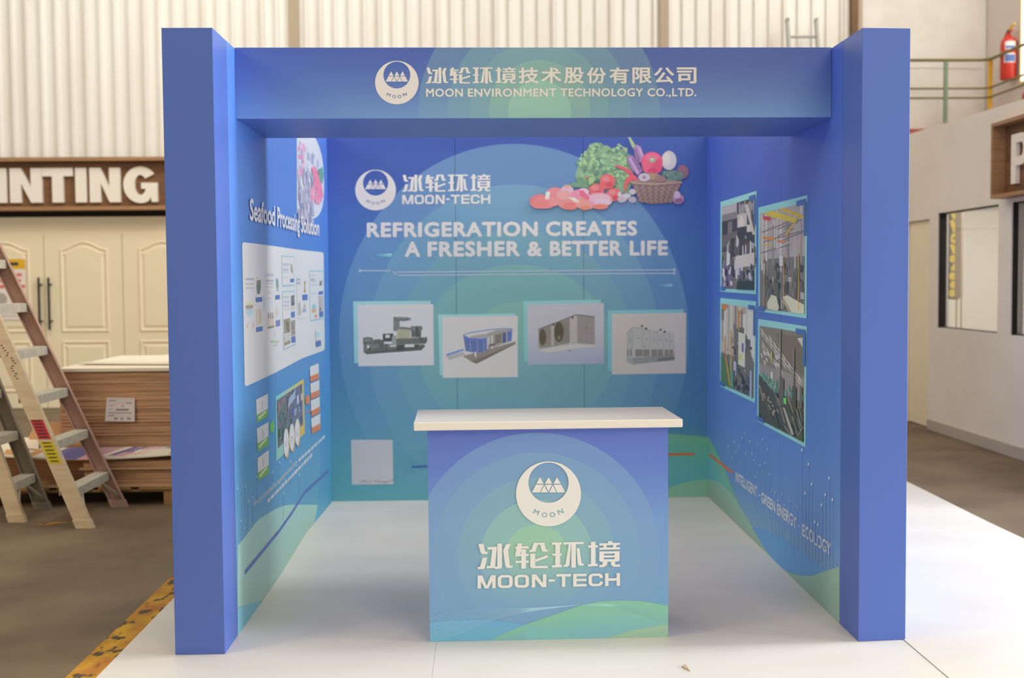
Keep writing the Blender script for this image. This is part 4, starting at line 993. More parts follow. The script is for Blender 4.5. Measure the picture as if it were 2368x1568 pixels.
while x < 722:
    w = random.uniform(3, 8); y = 1160 - (x - 618) * 1.05
    P.px([(x, y - 4.5), (x + w, y - 4.5 - w * 1.05), (x + w, y + 3.5 - w * 1.05), (x, y + 4)], wt); x += w + 1.2
P.build('lettering', booth, 'two thin lines of small white text on the left wall')['kind'] = 'stuff'
# seafood picture
P = Print(LEFT, base=.0012)
P.px([(685.5, 316)] + curve([(727, 316), (734, 330), (741, 350), (746, 375), (748.5, 410), (749, 440), (747, 468), (742, 488), (732, 502), (716, 508), (700, 505), (686, 492)], 3), (196, 206, 240))
random.seed(8)
def sea(c, n, x0, x1, y0, y1, w, h, tilt):
    for i in range(n):
        x, y = random.uniform(x0, x1), random.uniform(y0, y1)
        lim = 685 + 62 * math.sqrt(max(0, 1 - ((y - 428) / 112) ** 2)) if y < 505 else 700
        if x + w > lim or x < 686: continue
        P.px([(x, y), (x + w * random.uniform(.6, 1), y + tilt), (x + w + tilt * .1, y + h * random.uniform(.5, 1)), (x, y + h * .8)], random.choice(c))
sea([(168, 180, 214), (182, 192, 224), (150, 162, 198)], 60, 688, 742, 322, 400, 5, 22, 5)
sea([(204, 164, 200), (206, 182, 214), (198, 150, 188)], 16, 687, 700, 320, 400, 6, 16, 4)
sea([(160, 164, 196), (140, 146, 184), (184, 186, 214), (168, 168, 200)], 70, 687, 722, 385, 490, 3.5, 40, 8)
sea([(222, 152, 184), (226, 140, 170)], 22, 716, 736, 385, 455, 8, 22, 9)
P.px([(718, 388), (728, 385), (741, 420), (746, 455), (738, 462), (728, 430)], (224, 132, 164)); P.px([(734, 392), (744, 386), (747, 405), (744, 424), (738, 420)], (104, 158, 150))
P.build('seafood_picture', booth, 'printed picture of fish and shrimp cut straight on its left side')
# flow chart panel
P = Print(LEFT, base=.0012)
P.px([(559.3, 566), (561, 561.3), (565, 560.3), (691, 577.6), (744, 583.2), (747.3, 585), (748, 590), (750.6, 803), (750, 808), (746, 811.5), (694.6, 830.8), (571, 892.5), (567, 893), (565.2, 888)], (212, 228, 236))
lv0 = P.lv
cw = (234, 234, 232); bl = (94, 122, 190); cy2 = (150, 196, 218)
g = Z(555, 600, 7.84)
def qq(c, *p): P.px(g(*p), c)
qq(cw, (62, 195), (400, 210), (430, 1370), (90, 1440)); qq(cw, (450, 210), (725, 212), (742, 1265), (470, 1325))
def bars(g, x0, x1, ys, c, h=18):
    for y in ys: P.px(g((x0, y), (x1, y), (x1, y + h), (x0, y + h)), c)
bars(g, 90, 250, [340, 358], (160, 168, 200), 14); bars(g, 88, 255, [440], (120, 124, 140), 8); bars(g, 88, 250, [512], (170, 172, 185), 14)
bars(g, 465, 605, [265, 285, 372, 390], (160, 168, 200), 12); bars(g, 465, 605, [432], (150, 152, 160), 7); bars(g, 470, 600, [492], (180, 182, 190), 12); bars(g, 472, 550, [600, 700], (180, 182, 192), 12)
qq((112, 128, 122), (290, 470), (372, 455), (372, 520), (355, 620), (305, 632)); qq((126, 138, 130), (300, 380), (370, 372), (372, 460), (292, 475)); qq((200, 180, 120), (285, 330), (312, 325), (310, 358), (286, 352))
qq(bl, (275, 692), (396, 680), (398, 765), (280, 778)); qq(bl, (284, 1232), (402, 1210), (405, 1295), (288, 1320))
qq((170, 155, 142), (90, 835), (235, 825), (222, 885), (108, 898)); qq((236, 222, 160), (100, 780), (225, 780), (228, 810), (100, 815)); qq((176, 208, 226), (110, 905), (215, 895), (228, 960), (190, 1030), (130, 1030), (108, 960)); qq((232, 190, 180), (108, 1210), (150, 1140), (155, 1150), (118, 1260)); qq((226, 170, 158), (232, 1160), (250, 1150), (245, 1200), (222, 1280))
qq((214, 204, 194), (290, 905), (330, 880), (380, 915), (382, 1120), (345, 1190), (290, 1190)); qq((200, 190, 178), (330, 890), (380, 915), (380, 1120), (345, 1190))
qq((128, 164, 176), (645, 330), (690, 370), (700, 590), (665, 560), (645, 440)); qq((190, 200, 204), (668, 520), (698, 500), (700, 590)); qq(bl, (632, 650), (714, 642), (716, 718), (634, 730)); qq((120, 132, 190), (640, 1110), (722, 1090), (722, 1205), (645, 1222))
for x in (512, 550, 588): qq((150, 146, 142), (x - 9, 970), (x + 9, 965), (x + 9, 1070), (x - 9, 1075))
qq((232, 200, 196), (500, 1080), (605, 1075), (605, 1190), (500, 1205)); qq((150, 142, 132), (490, 1225), (612, 1195), (612, 1230), (492, 1262)); qq((206, 206, 206), (640, 870), (700, 880), (712, 1000), (655, 1050), (640, 1020)); qq((170, 200, 226), (418, 660), (432, 700), (440, 860), (428, 950), (426, 800))
bars(g, 548, 700, [1470, 1490], (176, 206, 168), 14); bars(g, 590, 668, [1545], (176, 206, 168), 16); P.line(g((622, 1300), (624, 1390)), .006, (170, 190, 196))
g = Z(650, 580, 6.27)
def q3(c, *p): P.px(g(*p), c)
def card(tl, tr, br, bl_): q3(cy2, *[(x, y) for x, y in (tl, tr, br, bl_)]); c = [( (tl[0] + 3), tl[1] + 18), (tr[0] - 3, tr[1] + 16), (br[0] - 3, br[1] - 16), (bl_[0] + 3, bl_[1] - 18)]; q3(cw, *c)
card((5, 65), (180, 82), (187, 505), (10, 518)); card((10, 585), (188, 578), (205, 1360), (30, 1440)); q3(cw, (215, 370), (378, 358), (390, 965), (235, 985)); card((405, 285), (605, 290), (612, 985), (420, 1022))
for y0 in (185, 205, 260, 280): P.px(g((18, y0), (112 if y0 < 250 else 100, y0), (112 if y0 < 250 else 100, y0 + 9), (18, y0 + 9)), (160, 170, 205))
bars(g, 18, 108, [310], (170, 172, 182), 5); bars(g, 28, 90, [380], (190, 192, 200), 9); q3((160, 150, 145), (132, 190), (150, 200), (165, 290), (160, 340), (138, 300)); q3(bl, (125, 408), (182, 400), (182, 452), (128, 462))
for y0 in (660, 680, 725, 745, 785, 803): bars(g, 26, 108, [y0], (165, 175, 205), 8)
bars(g, 28, 118, [848], (170, 172, 182), 5); q3((128, 128, 132), (135, 652), (186, 640), (190, 850), (140, 860)); q3((90, 100, 130), (148, 745), (180, 735), (180, 780), (150, 785)); q3((200, 200, 200), (140, 800), (188, 790), (190, 850), (140, 860)); q3(bl, (135, 888), (190, 876), (194, 962), (138, 975))
q3((150, 148, 132), (32, 995), (122, 975), (128, 1340), (40, 1380)); q3((120, 116, 100), (60, 1010), (100, 1040), (110, 1180), (80, 1170)); q3((196, 198, 200), (38, 1200), (126, 1180), (128, 1290), (42, 1330))
q3((160, 158, 154), (132, 1015), (196, 1000), (200, 1220), (138, 1240)); q3(bl, (138, 1248), (200, 1232), (205, 1325), (142, 1338))
for i in range(14): x, y = random.uniform(136, 188), random.uniform(1020, 1200); q3((112, 110, 104), (x, y), (x + 9, y), (x + 9, y + 16), (x, y + 16))
bars(g, 222, 275, [402, 418, 455, 470], (165, 175, 205), 9); q3((180, 150, 96), (325, 440), (350, 440), (342, 520), (350, 600), (322, 605), (332, 520)); q3(bl, (300, 636), (375, 630), (378, 712), (303, 720)); q3((176, 178, 182), (318, 800), (335, 760), (350, 800), (350, 870), (318, 875)); q3((180, 178, 176), (240, 760), (268, 740), (284, 920), (252, 940)); q3((150, 170, 214), (300, 860), (355, 852), (355, 882), (300, 890))
bars(g, 420, 480, [352, 402, 420], (165, 175, 205), 9); bars(g, 422, 510, [440], (170, 172, 182), 5); bars(g, 425, 500, [488, 610], (190, 192, 200), 8); q3((150, 144, 138), (552, 440), (585, 425), (585, 500), (552, 512)); q3(bl, (535, 592), (598, 582), (600, 628), (538, 636)); q3((182, 182, 186), (540, 655), (598, 650), (602, 880), (545, 890)); q3((120, 114, 106), (550, 800), (572, 850), (572, 870), (550, 872)); q3(bl, (545, 885), (602, 875), (604, 952), (548, 965))
q3((150, 196, 214), (442, 800), (468, 755), (495, 800), (495, 850), (445, 860)); q3((222, 176, 120), (442, 850), (496, 838), (496, 888), (445, 895)); q3((232, 158, 130), (480, 930), (510, 915), (514, 968), (482, 970)); q3(cw, (492, 1140), (570, 1125), (572, 1290), (495, 1300)); q3((160, 218, 222), (508, 1185), (545, 1178), (548, 1245), (512, 1255)); q3(bl, (495, 1315), (570, 1300), (572, 1375), (500, 1395))
P.build('flow_chart_print', booth, 'pale rounded panel with small pictures on the left wall')
P = Print(LEFT, base=.0012); g = Z(540, 820, 4.125)
q = lambda c, *p: P.px(g(*p), c)
ow, gr, og = (234, 236, 226), (126, 184, 88), (240, 136, 96)
for (tl, tr, br, bl_, sl_, sr2) in (((213, 430), (325, 372), (326, 588), (220, 650), (218, 578), (325, 515)), ((218, 708), (330, 642), (330, 860), (230, 928), (220, 852), (329, 780)), ((225, 990), (333, 908), (335, 1132), (232, 1205), (228, 1130), (334, 1050))):
    q(ow, tl, tr, br, bl_); q(gr, sl_, sr2, br, bl_)
    cx = (tl[0] + tr[0]) / 2; q((170, 168, 160), (cx - 3, (tl[1] + tr[1]) / 2 + 45), (cx + 4, (tl[1] + tr[1]) / 2 + 42), (cx + 6, (tl[1] + tr[1]) / 2 + 118), (cx, (tl[1] + tr[1]) / 2 + 120))
    q((206, 226, 190), (sl_[0] + 20, sl_[1] + 18), (sr2[0] - 18, sr2[1] + 14), (sr2[0] - 18, sr2[1] + 38), (sl_[0] + 22, sl_[1] + 44))
q((112, 190, 90), (345, 668), (358, 650), (365, 618), (388, 668), (374, 760), (362, 735), (345, 755))
P.px(g((398, 402), (665, 232), (678, 750), (402, 1022)), None, cols=[(128, 206, 216), (226, 190, 84), (222, 186, 80), (132, 198, 206)])
m_ = P.quadmap(*g((408, 437), (652, 275), (662, 665), (418, 900)))
P.upoly(m_, [(0, 0), (1, 0), (1, 1), (0, 1)], (112, 120, 136)); random.seed(21)
for i in range(70):
    x, y = random.random() * .94, random.random() * .9; w, h = random.uniform(.03, .09), random.uniform(.05, .22)
    pal = [(140, 130, 140), (90, 100, 116), (124, 110, 116), (100, 128, 130)] if x < .5 else [(96, 110, 180), (110, 126, 190), (84, 96, 160), (150, 160, 200)]
    if y < .25: pal = [(76, 106, 96), (64, 92, 88), (110, 130, 120)] if x < .5 else pal
    P.upoly(m_, [(x, y), (min(1, x + w), y), (min(1, x + w), min(1, y + h)), (x, min(1, y + h))], random.choice(pal))
P.upoly(m_, [(.38, .68), (.68, .78), (.68, 1), (.42, .86)], (158, 180, 214)); P.upoly(m_, [(.74, .6), (.82, .6), (.82, .8), (.74, .8)], (190, 196, 220)); P.upoly(m_, [(.92, .6), (.98, .62), (.98, .78), (.92, .76)], (200, 204, 226)); P.upoly(m_, [(.55, .9), (.66, .98), (.64, 1), (.52, .92)], (52, 60, 60))
for cx, cy_, rx_, ry_ in ((496, 845, 26, 142), (550, 792, 25, 136), (602, 742, 24, 132)):
    P.ell(540 + (cx + 5) / 4.125, 820 + (cy_ + 5) / 4.125, rx_ / 4.125, ry_ / 4.125, (206, 172, 96), n=24); P.ell(540 + cx / 4.125, 820 + (cy_ - 4) / 4.125, rx_ / 4.125 * .95, ry_ / 4.125 * .95, (224, 228, 232), n=24)
    P.line(g((cx - 12, cy_ + 10), (cx + 12, cy_ - 14)), .008, (176, 184, 206)); P.line(g((cx - 8, cy_ + 36), (cx + 8, cy_ + 20)), .008, (176, 184, 206))
for tl, tr, br, bl_, sa, sb in (((722, 118), (805, 82), (810, 232), (727, 262), (725, 208), (807, 176)), ((727, 277), (812, 243), (814, 390), (733, 427), (731, 370), (812, 336)), ((730, 440), (816, 402), (818, 550), (738, 594), (735, 538), (817, 496)), ((735, 610), (822, 562), (822, 714), (742, 758), (739, 700), (822, 655))):
    q((238, 232, 232), tl, tr, br, bl_); q(og, sa, sb, br, bl_)
q(og, (680, 402), (695, 396), (705, 376), (724, 420), (712, 482), (702, 466), (683, 478)); P.line(g((678, 557), (735, 525)), .008, (200, 130, 150))
P.build('diagram_print', booth, 'photograph with green cards on its left and orange cards on its right')

for root in (booth, ctr):
    for ch in root.children:
        if ch.type == 'MESH':
            for v in ch.data.vertices:
                if v.co.z < .0028: v.co.z = .0028

# ================================================================== OTHER THINGS
M_tan = mat('tan_fibreglass', lin((230, 208, 172)), .5, .4, nscale=30, color2=lin((216, 192, 156)), stretch=(.2, 1, 1))
M_pink = mat('reddish_fibreglass', lin((206, 164, 146)), .55, .3, nscale=5, color2=lin((182, 146, 130)))
M_grey = mat('grey_fibreglass', lin((160, 148, 132)), .55, .3, nscale=5, color2=lin((140, 130, 114)))
M_alu = mat('dull_aluminium', lin((222, 214, 194)), .45, .4, metal=0, nscale=20, color2=lin((206, 198, 178)))
M_red = mat('red_sticker', lin((208, 62, 70)), .5); M_yel = mat('yellow_sticker', lin((222, 200, 40)), .5); M_ink = mat('dark_ink', lin((70, 62, 60)), .7)
def step_ladder(name, label, xb, yf, yr, lean, mfront, mrear, zs, top, stickers, x_off=0):
    """one climbing frame seen from its side: two channel rails leaning to the left, treads running back"""
    t = thing(name, label, 'ladder', (xb, (yf + yr) / 2, 0), 'step ladders by the cardboard stack')
    tap = .055
    def F(z): return Vector((xb - lean * z, yf + tap * z, z))
    def Bk(z): return Vector((xb - lean * z, yr - tap * z, z))
    W = Vector((1, 0, lean)).normalized()
    for fn, mt, dy, nm in ((F, mfront, 1, 'front rail'), (Bk, mrear, -1, 'rear rail')):
        m = MB(); a, b = fn(0.0), fn(top); w = .05
        def pr(p, i0, i1, j0, j1): return [p + Vector((i0, 0, 0)) + Vector((0, j0, 0)), p + Vector((i1, 0, 0)) + Vector((0, j0, 0)), p + Vector((i1, 0, 0)) + Vector((0, j1, 0)), p + Vector((i0, 0, 0)) + Vector((0, j1, 0))]
        for i0, i1, j0, j1 in ((-w, w, 0, .006 * dy), (w - .006, w, .006 * dy, .034 * dy), (-w, -w + .006, .006 * dy, .034 * dy)):
            if j0 > j1: j0, j1 = j1, j0
            m.hexa(pr(a, i0, i1, j0, j1) + pr(b, i0, i1, j0, j1))
        m.build('rail', mt, t, label=nm)
        m = MB(); fo = fn(0)
        m.hexa([(fo.x - w - .004, fo.y - .004 if dy > 0 else fo.y - .038, 0), (fo.x + w + .004, fo.y - .004 if dy > 0 else fo.y - .038, 0), (fo.x + w + .004, fo.y + .038 if dy > 0 else fo.y + .004, 0), (fo.x - w - .004, fo.y + .038 if dy > 0 else fo.y + .004, 0),
                (fo.x - w - .004 - lean * .05, fo.y - .004 if dy > 0 else fo.y - .038, .05), (fo.x + w + .004 - lean * .05, fo.y - .004 if dy > 0 else fo.y - .038, .05), (fo.x + w + .004 - lean * .05, fo.y + .038 if dy > 0 else fo.y + .004, .05), (fo.x - w - .004 - lean * .05, fo.y + .038 if dy > 0 else fo.y + .004, .05)])
        m.build('foot', mt, t)
    for z in zs:
        a, b = F(z), Bk(z); m = MB(); x0, x1 = a.x - .055, a.x + .042
        ya, yb2 = a.y + .007, b.y - .007
        m.box((x0, ya, z - .008), (x1, yb2, z)); m.box((x1 - .004, ya, z - .055), (x1, yb2, z - .008)); m.box((x0, ya, z - .04), (x0 + .004, yb2, z - .008))
        for k in range(5): m.box((x0 + .012 + k * .018, ya, z), (x0 + .018 + k * .018, yb2, z + .003))
        m.build('step', M_alu, t)
    z = zs[0]
    m = MB().bar(F(.07) + Vector((.03, .012, 0)), (F(z).x + .03, F(z).y + .16, z - .05), .018, .004); m.build('brace', M_alu, t)
    m = MB().bar(Bk(.07) + Vector((.03, -.012, 0)), (Bk(z).x + .03, Bk(z).y - .16, z - .05), .018, .004); m.build('brace', M_alu, t)
    for z0, z1, mt, nm in stickers:
        a, b = F(z0), F(z1); m = MB()
        m.hexa([a + Vector((-.04, -.0015, 0)), a + Vector((.036, -.0015, 0)), a + Vector((.036, 0, 0)), a + Vector((-.04, 0, 0)), b + Vector((-.04, -.0015, 0)), b + Vector((.036, -.0015, 0)), b + Vector((.036, 0, 0)), b + Vector((-.04, 0, 0))])
        st = m.build('sticker', mt, t, label=nm)
        m = MB()
        for k in range(6):
            zz = z0 + (z1 - z0) * (k + .5) / 6; c = F(zz)
            m.hexa([c + Vector((-.028, -.0022, 0)), c + Vector((.022, -.0022, 0)), c + Vector((.022, -.0015, 0)), c + Vector((-.028, -.0015, 0))] + [c + Vector((-.028 - .003, -.0022, .007)), c + Vector((.022 - .003, -.0022, .007)), c + Vector((.022 - .003, -.0015, .007)), c + Vector((-.028 - .003, -.0015, .007))])
        m.build('sticker_print', M_ink, st, kind='stuff')
    m = MB()
    random.seed(4)
    for z0, z1 in ((.92, 1.14),):
        for k in range(14):
            zz = z0 + (z1 - z0) * k / 14; c = F(zz) + Vector((random.uniform(-.02, .02), 0, 0)); m.box((c.x - .005, c.y - .0015, zz), (c.x + .007, c.y, zz + .006))
    if stickers: m.build('pen_marks', M_ink, t, kind='stuff')
    return t
step_ladder('step_ladder', 'step ladder with red and yellow stickers on its tan rail, before the cardboard stack', -2.52, 2.518, 3.235, .43, M_tan, M_pink,
            (.24, .53, .81, 1.09, 1.375, 1.66, 1.95), 2.15, ((.55, .67, M_red, 'red sticker'), (.40, .535, M_yel, 'yellow sticker')))
step_ladder('step_ladder', 'step ladder with tan and grey rails, left of the one with stickers', -3.015, 2.73, 3.19, .335, M_tan, M_grey,
            (.24, .53, .81, 1.09, 1.375, 1.66, 1.95), 2.15, ())
# pallet
M_pal = mat('pallet_timber', lin((176, 136, 88)), .7, .2, nscale=4, color2=lin((150, 112, 70)), stretch=(.3, 1, 3))
M_card = mat('cardboard_edge', lin((226, 180, 142)), .85, .15, nscale=60, color2=lin((190, 144, 108)), stretch=(.05, .05, 2))
M_cardL = mat('cardboard_face', lin((206, 170, 128)), .8, .2)
M_board = mat('white_board', lin((238, 226, 202)), .6, .3)
pal = thing('pallet', 'wooden pallet under the cardboard stack', 'pallet', (-2.6, 3.9, 0))
for x in (-3.42, -2.62, -1.72): 
    for y in (3.25, 3.85, 4.45):
        MB().box((x - (.07 if x != -2.62 else -.24), y + .02, 0), (x + (.07 if x != -2.62 else .52), y + .12, .09)).build('block', M_pal, pal) if x != -2.62 else MB().box((-2.24, y + .02, 0), (-2.08, y + .12, .09)).build('block', M_pal, pal)
for y in (3.27, 3.87, 4.47): MB().box((-3.5, y, .09), (-1.64, y + .1, .108)).build('stringer_board', M_pal, pal)
for k in range(7): MB().box((-3.5 + k * .275, 3.25, .108), (-3.5 + k * .275 + .22, 4.62, .124)).build('deck_board', M_pal, pal)
random.seed(9)
def sheets(x0, x1, y0, y1, z0, z1, t, j=.012):
    m = MB(); z = z0
    while z < z1 - t * .6:
        tt = t * random.uniform(.8, 1.15); tt = min(tt, z1 - z)
        m.box((x0 + random.uniform(0, j), y0 + random.uniform(0, j), z + .0012), (x1, y1, z + tt)); z += tt
    return m
low = thing('cardboard_pile', 'low pile of brown cardboard sheets lying on the pallet', 'cardboard', (-2.5, 3.9, .124))
sheets(-2.78, -1.7, 3.28, 4.6, .124, .30, .011).build('cardboard_sheets', M_card, low, kind='stuff')
sheets(-3.5, -2.79, 3.55, 4.6, .124, .32, .011).build('cardboard_sheets', M_card, low, kind='stuff')
for z in (.126, .245): MB().box((-3.5 if z < .2 else -2.8, 3.255, z), (-1.68, 3.5, z + .011)).build('light_sheet', M_cardL, low, label='lighter cardboard sheet')
stk = thing('cardboard_stack', 'tall stack of brown corrugated cardboard sheets beside the left booth tower', 'cardboard', (-2.3, 3.9, .41))
sheets(-2.94, -1.7, 3.3, 4.7, .395, .905, .0115).build('cardboard_sheets', M_card, stk, kind='stuff')
tg = thing('paper_label', 'white printed paper label stuck on the front of the tall cardboard stack', 'label', (-2.52, 3.29, .65))
lf = lambda x, y, d=0: (-2.613 + .187 * x - .012 * (1 - y) * (1 - x) + d * 0, 3.288 - .012 * (1 - y) - d, .572 + .158 * y - .004 * x)
MB().hexa([lf(0, 0), lf(1, 0), lf(1, 0, -.0015), lf(0, 0, -.0015), lf(0, 1), lf(1, 1), lf(1, 1, -.0015), lf(0, 1, -.0015)]).build('paper', mat('paper_white', lin((232, 218, 214)), .7), tg)
m = MB()
for x0, x1, y0, y1 in [(.05, .95, .93, .94), (.05, .95, .84, .845), (.05, .95, .76, .765), (.05, .95, .32, .325), (.05, .95, .22, .225), (.35, .8, .46, .54), (.1, .9, .36, .39), (.58, .6, .64, .74), (.52, .66, .62, .64), (.1, .3, .66, .68), (.7, .9, .78, .81), (.1, .35, .87, .9), (.3, .42, .08, .16), (.52, .62, .08, .16), (.74, .88, .08, .16), (.1, .3, .24, .27), (.1, .25, .5, .52)]:
    m.hexa([lf(x0, y0, .0008), lf(x1, y0, .0008), lf(x1, y0), lf(x0, y0), lf(x0, y1, .0008), lf(x1, y1, .0008), lf(x1, y1), lf(x0, y1)])
m.build('label_print', mat('grey_ink', lin((150, 142, 146)), .8), tg, kind='stuff')
# white boards on top
tag(MB().box((-2.95, 3.285, .907), (-1.7, 4.7, .93)).build('white_board', M_board, bevel=.002), 'cream white board lying flat on top of the cardboard stack', 'board')
tag(MB().prism([(-2.915, 3.62, .936), (-1.72, 3.42, .936), (-1.72, 5.35, .936), (-2.15, 5.3, .936)], (0, 0, .01)).build('white_board', M_board), 'topmost cream board lying askew above the other white board', 'board')
# printed boards sticking out below
def pbz(x, f): # f 0 front .. 1 back
    s_ = max(0, min(1, (x + 3.6) / 1.9)); fr = .345 - .03 * math.sin(math.pi * min(1, max(0, (x + 3.35) / 1.25)) ) if x < -2.1 else .345
    return fr * (1 - f) + (.392) * f
def pbp(x, f, o=0):
    g_ = min(1, f / .36); return Vector((x, 3.247 + .055 * g_ + max(0, f - .36) * .9 - o * .7, pbz(x, g_) + o * .7))
m = MB(); nx = 24; ny = 8; fs = [0, .09, .18, .27, .36, .5, .7, .85, 1.0]
top = [[m.bm.verts.new(pbp(-3.62 + 1.95 * i / nx, fs[j])) for i in range(nx + 1)] for j in range(ny + 1)]
for j in range(ny):
    for i in range(nx): m.bm.faces.new((top[j][i], top[j][i + 1], top[j + 1][i + 1], top[j + 1][i]))
pb = m.build('printed_board', M_board, smooth=True); md = pb.modifiers.new('t', 'SOLIDIFY'); md.thickness = .004; md.offset = -1
tag(pb, 'sagging white board with purple and pink print sticking out under the tall cardboard stack', 'board')
PB = Face((0, 0, 0), (1, 0, 0), (0, 0, 1), (238, 226, 202), m3=lambda u, v, o: pbp(u, v, o), p2=None)
PR = Print(PB, base=.001)
PU, PK, OR = (112, 98, 132), (218, 158, 146), (222, 156, 86)
def pp(pts, c):
    PR.poly(pts, c)
pp([(-2.98, .02), (-2.82, .0), (-2.66, .36), (-2.82, .36)], PU); pp([(-3.02, .08), (-2.98, .02), (-2.82, .36), (-2.88, .36)], (126, 112, 146)); pp([(-2.82, 0), (-2.72, .02), (-2.5, .36), (-2.66, .36)], PK)
pp([(-2.62, .1), (-2.5, .08), (-2.3, .36), (-2.44, .36)], PK); pp([(-2.6, .12), (-2.56, .12), (-2.4, .36), (-2.44, .36)], PU); pp([(-2.46, .08), (-2.36, .14), (-2.22, .36), (-2.3, .36)], (226, 176, 160)); pp([(-2.5, .2), (-2.46, .2), (-2.34, .36), (-2.37, .36)], (120, 106, 140))
pp([(-2.2, .06), (-2.1, .04), (-2.1, .18), (-2.16, .16)], (110, 100, 126)); pp([(-2.24, .3), (-2.1, .28), (-2.1, .34), (-2.2, .34)], (126, 114, 140)); pp([(-2.86, .08), (-2.83, .08), (-2.78, .2), (-2.81, .2)], (200, 190, 206))
pp([(-3.3, .12), (-3.12, .06), (-3.02, .3), (-3.16, .36), (-3.3, .3)], OR); pp([(-3.24, .2), (-3.14, .16), (-3.1, .26), (-3.2, .3)], (232, 220, 200)); pp([(-3.5, .1), (-3.4, .1), (-3.36, .3), (-3.46, .3)], (214, 160, 90)); pp([(-3.22, .3), (-3.16, .3), (-3.14, .36), (-3.2, .36)], (150, 140, 130))
PR.build('board_print', pb, 'purple, pink and orange print')
tag(bpy.data.objects['board_print'], kind='stuff')
m = MB(); n = 16; cx_, cz_ = -3.15, .39
pts = [(cx_ + .17 * math.cos(math.pi * i / n), 3.75, cz_ + .125 * math.sin(math.pi * i / n)) for i in range(n + 1)]
tag(m.prism(pts, (0, .012, 0)).build('rounded_offcut', mat('peach_board', lin((216, 170, 124)), .7)), 'peach coloured half round offcut standing on the printed board behind the ladders', 'offcut')
# PRINTING sign
sg = thing('shop_sign', 'long brown wooden sign box with raised white letters above the cream doors', 'sign', (-5.0, 9.5, 2.38))
SX0, SX1 = -7.6, -3.62
MB().box((SX0, 9.50, 2.40), (SX1, 9.56, 2.98)).build('back_board', M_wood2, sg)
MB().box((SX0, 9.36, 2.955), (SX1, 9.56, 2.998)).build('frame', M_wood, sg, label='top frame board'); MB().box((SX0, 9.36, 2.378), (SX1, 9.56, 2.42)).build('frame', M_wood, sg, label='bottom frame board')
MB().box((SX1, 9.36, 2.378), (SX1 + .03, 9.56, 2.998)).build('frame', M_wood, sg, label='right frame board')
ly = 9.455
def LX(px): return hit(px, 428, (0, ly, 0), Vector((0, 1, 0))).x
z0, z1 = hit(200, 468, (0, ly, 0), Vector((0, 1, 0))).z, hit(200, 388, (0, ly, 0), Vector((0, 1, 0))).z
hh = z1 - z0; sw = LX(199.5) - LX(174)
def letter(polys):
    m = MB()
    for p in polys: m.prism([(x, ly, z0 + b * hh) for x, b in p], (0, .045, 0))
    m.build('letter', M_letter, sg)
def stem(x0): return [(x0, 0), (x0 + sw, 0), (x0 + sw, 1), (x0, 1)]
def arc(cx, cz, rx_, rz_, tx, tz, a0, a1, n=14):
    out = []
    for i in range(n):
        p = []
        for t, k in ((a0 + (a1 - a0) * i / n, 0), (a0 + (a1 - a0) * (i + 1) / n, 0), (a0 + (a1 - a0) * (i + 1) / n, 1), (a0 + (a1 - a0) * i / n, 1)):
            p.append((cx + (rx_ - tx * k) * math.cos(t), cz + (rz_ - tz * k) * math.sin(t)))
        out.append(p)
    return out
def Nn(x0, x1): return [[(x0, 0), (x0 + sw, 0), (x0 + sw, .56), (x1 - sw, 0), (x1, 0), (x1, 1), (x1 - sw, 1), (x1 - sw, .44), (x0 + sw, 1), (x0, 1)]]
a = LX(-166); letter([stem(a)] + arc(a + sw * 1.25, .66, sw * 1.35, .34, sw, .2, -math.pi / 2, math.pi / 2) + [[(a + sw, .8), (a + sw * 1.3, .8), (a + sw * 1.3, 1), (a + sw, 1)], [(a + sw, .32), (a + sw * 1.3, .32), (a + sw * 1.3, .52), (a + sw, .52)]])
a = LX(-88); letter([stem(a)] + arc(a + sw * 1.25, .68, sw * 1.3, .32, sw, .2, -math.pi / 2, math.pi / 2) + [[(a + sw, .8), (a + sw * 1.3, .8), (a + sw * 1.3, 1), (a + sw, 1)], [(a + sw, .36), (a + sw * 1.3, .36), (a + sw * 1.3, .56), (a + sw, .56)], [(a + sw * 1.1, .4), (a + sw * 1.7, 0), (a + sw * 2.75, 0), (a + sw * 2.1, .42)]])
letter([stem(LX(-11))]); letter(Nn(LX(22.5), LX(96.5)))
t0, t1 = LX(97.5), LX(168.5); tm = (t0 + t1) / 2; letter([[(t0, .76), (t1, .76), (t1, 1), (t0, 1)], [(tm - sw / 2, 0), (tm + sw / 2, 0), (tm + sw / 2, .76), (tm - sw / 2, .76)]])
letter([stem(LX(174))]); letter(Nn(LX(207), LX(278)))
g0, g1 = LX(285), LX(364); gc = (g0 + g1) / 2; gw = (g1 - g0) / 2
ga = [(gc + gw * math.cos(R_(t)), .5 + .53 * math.sin(R_(t))) for t in range(36, 306, 9)] + [(g1 - sw * .62, .14), (g1 - sw * .55, 0), (g1, 0), (g1, .56), (gc + gw * .04, .56), (gc + gw * .04, .39)]
ga += [(gc + (gw - sw * 1.02) * math.cos(R_(t)), .5 + .29 * math.sin(R_(t))) for t in range(-24, -325, -9)]
letter([ga])
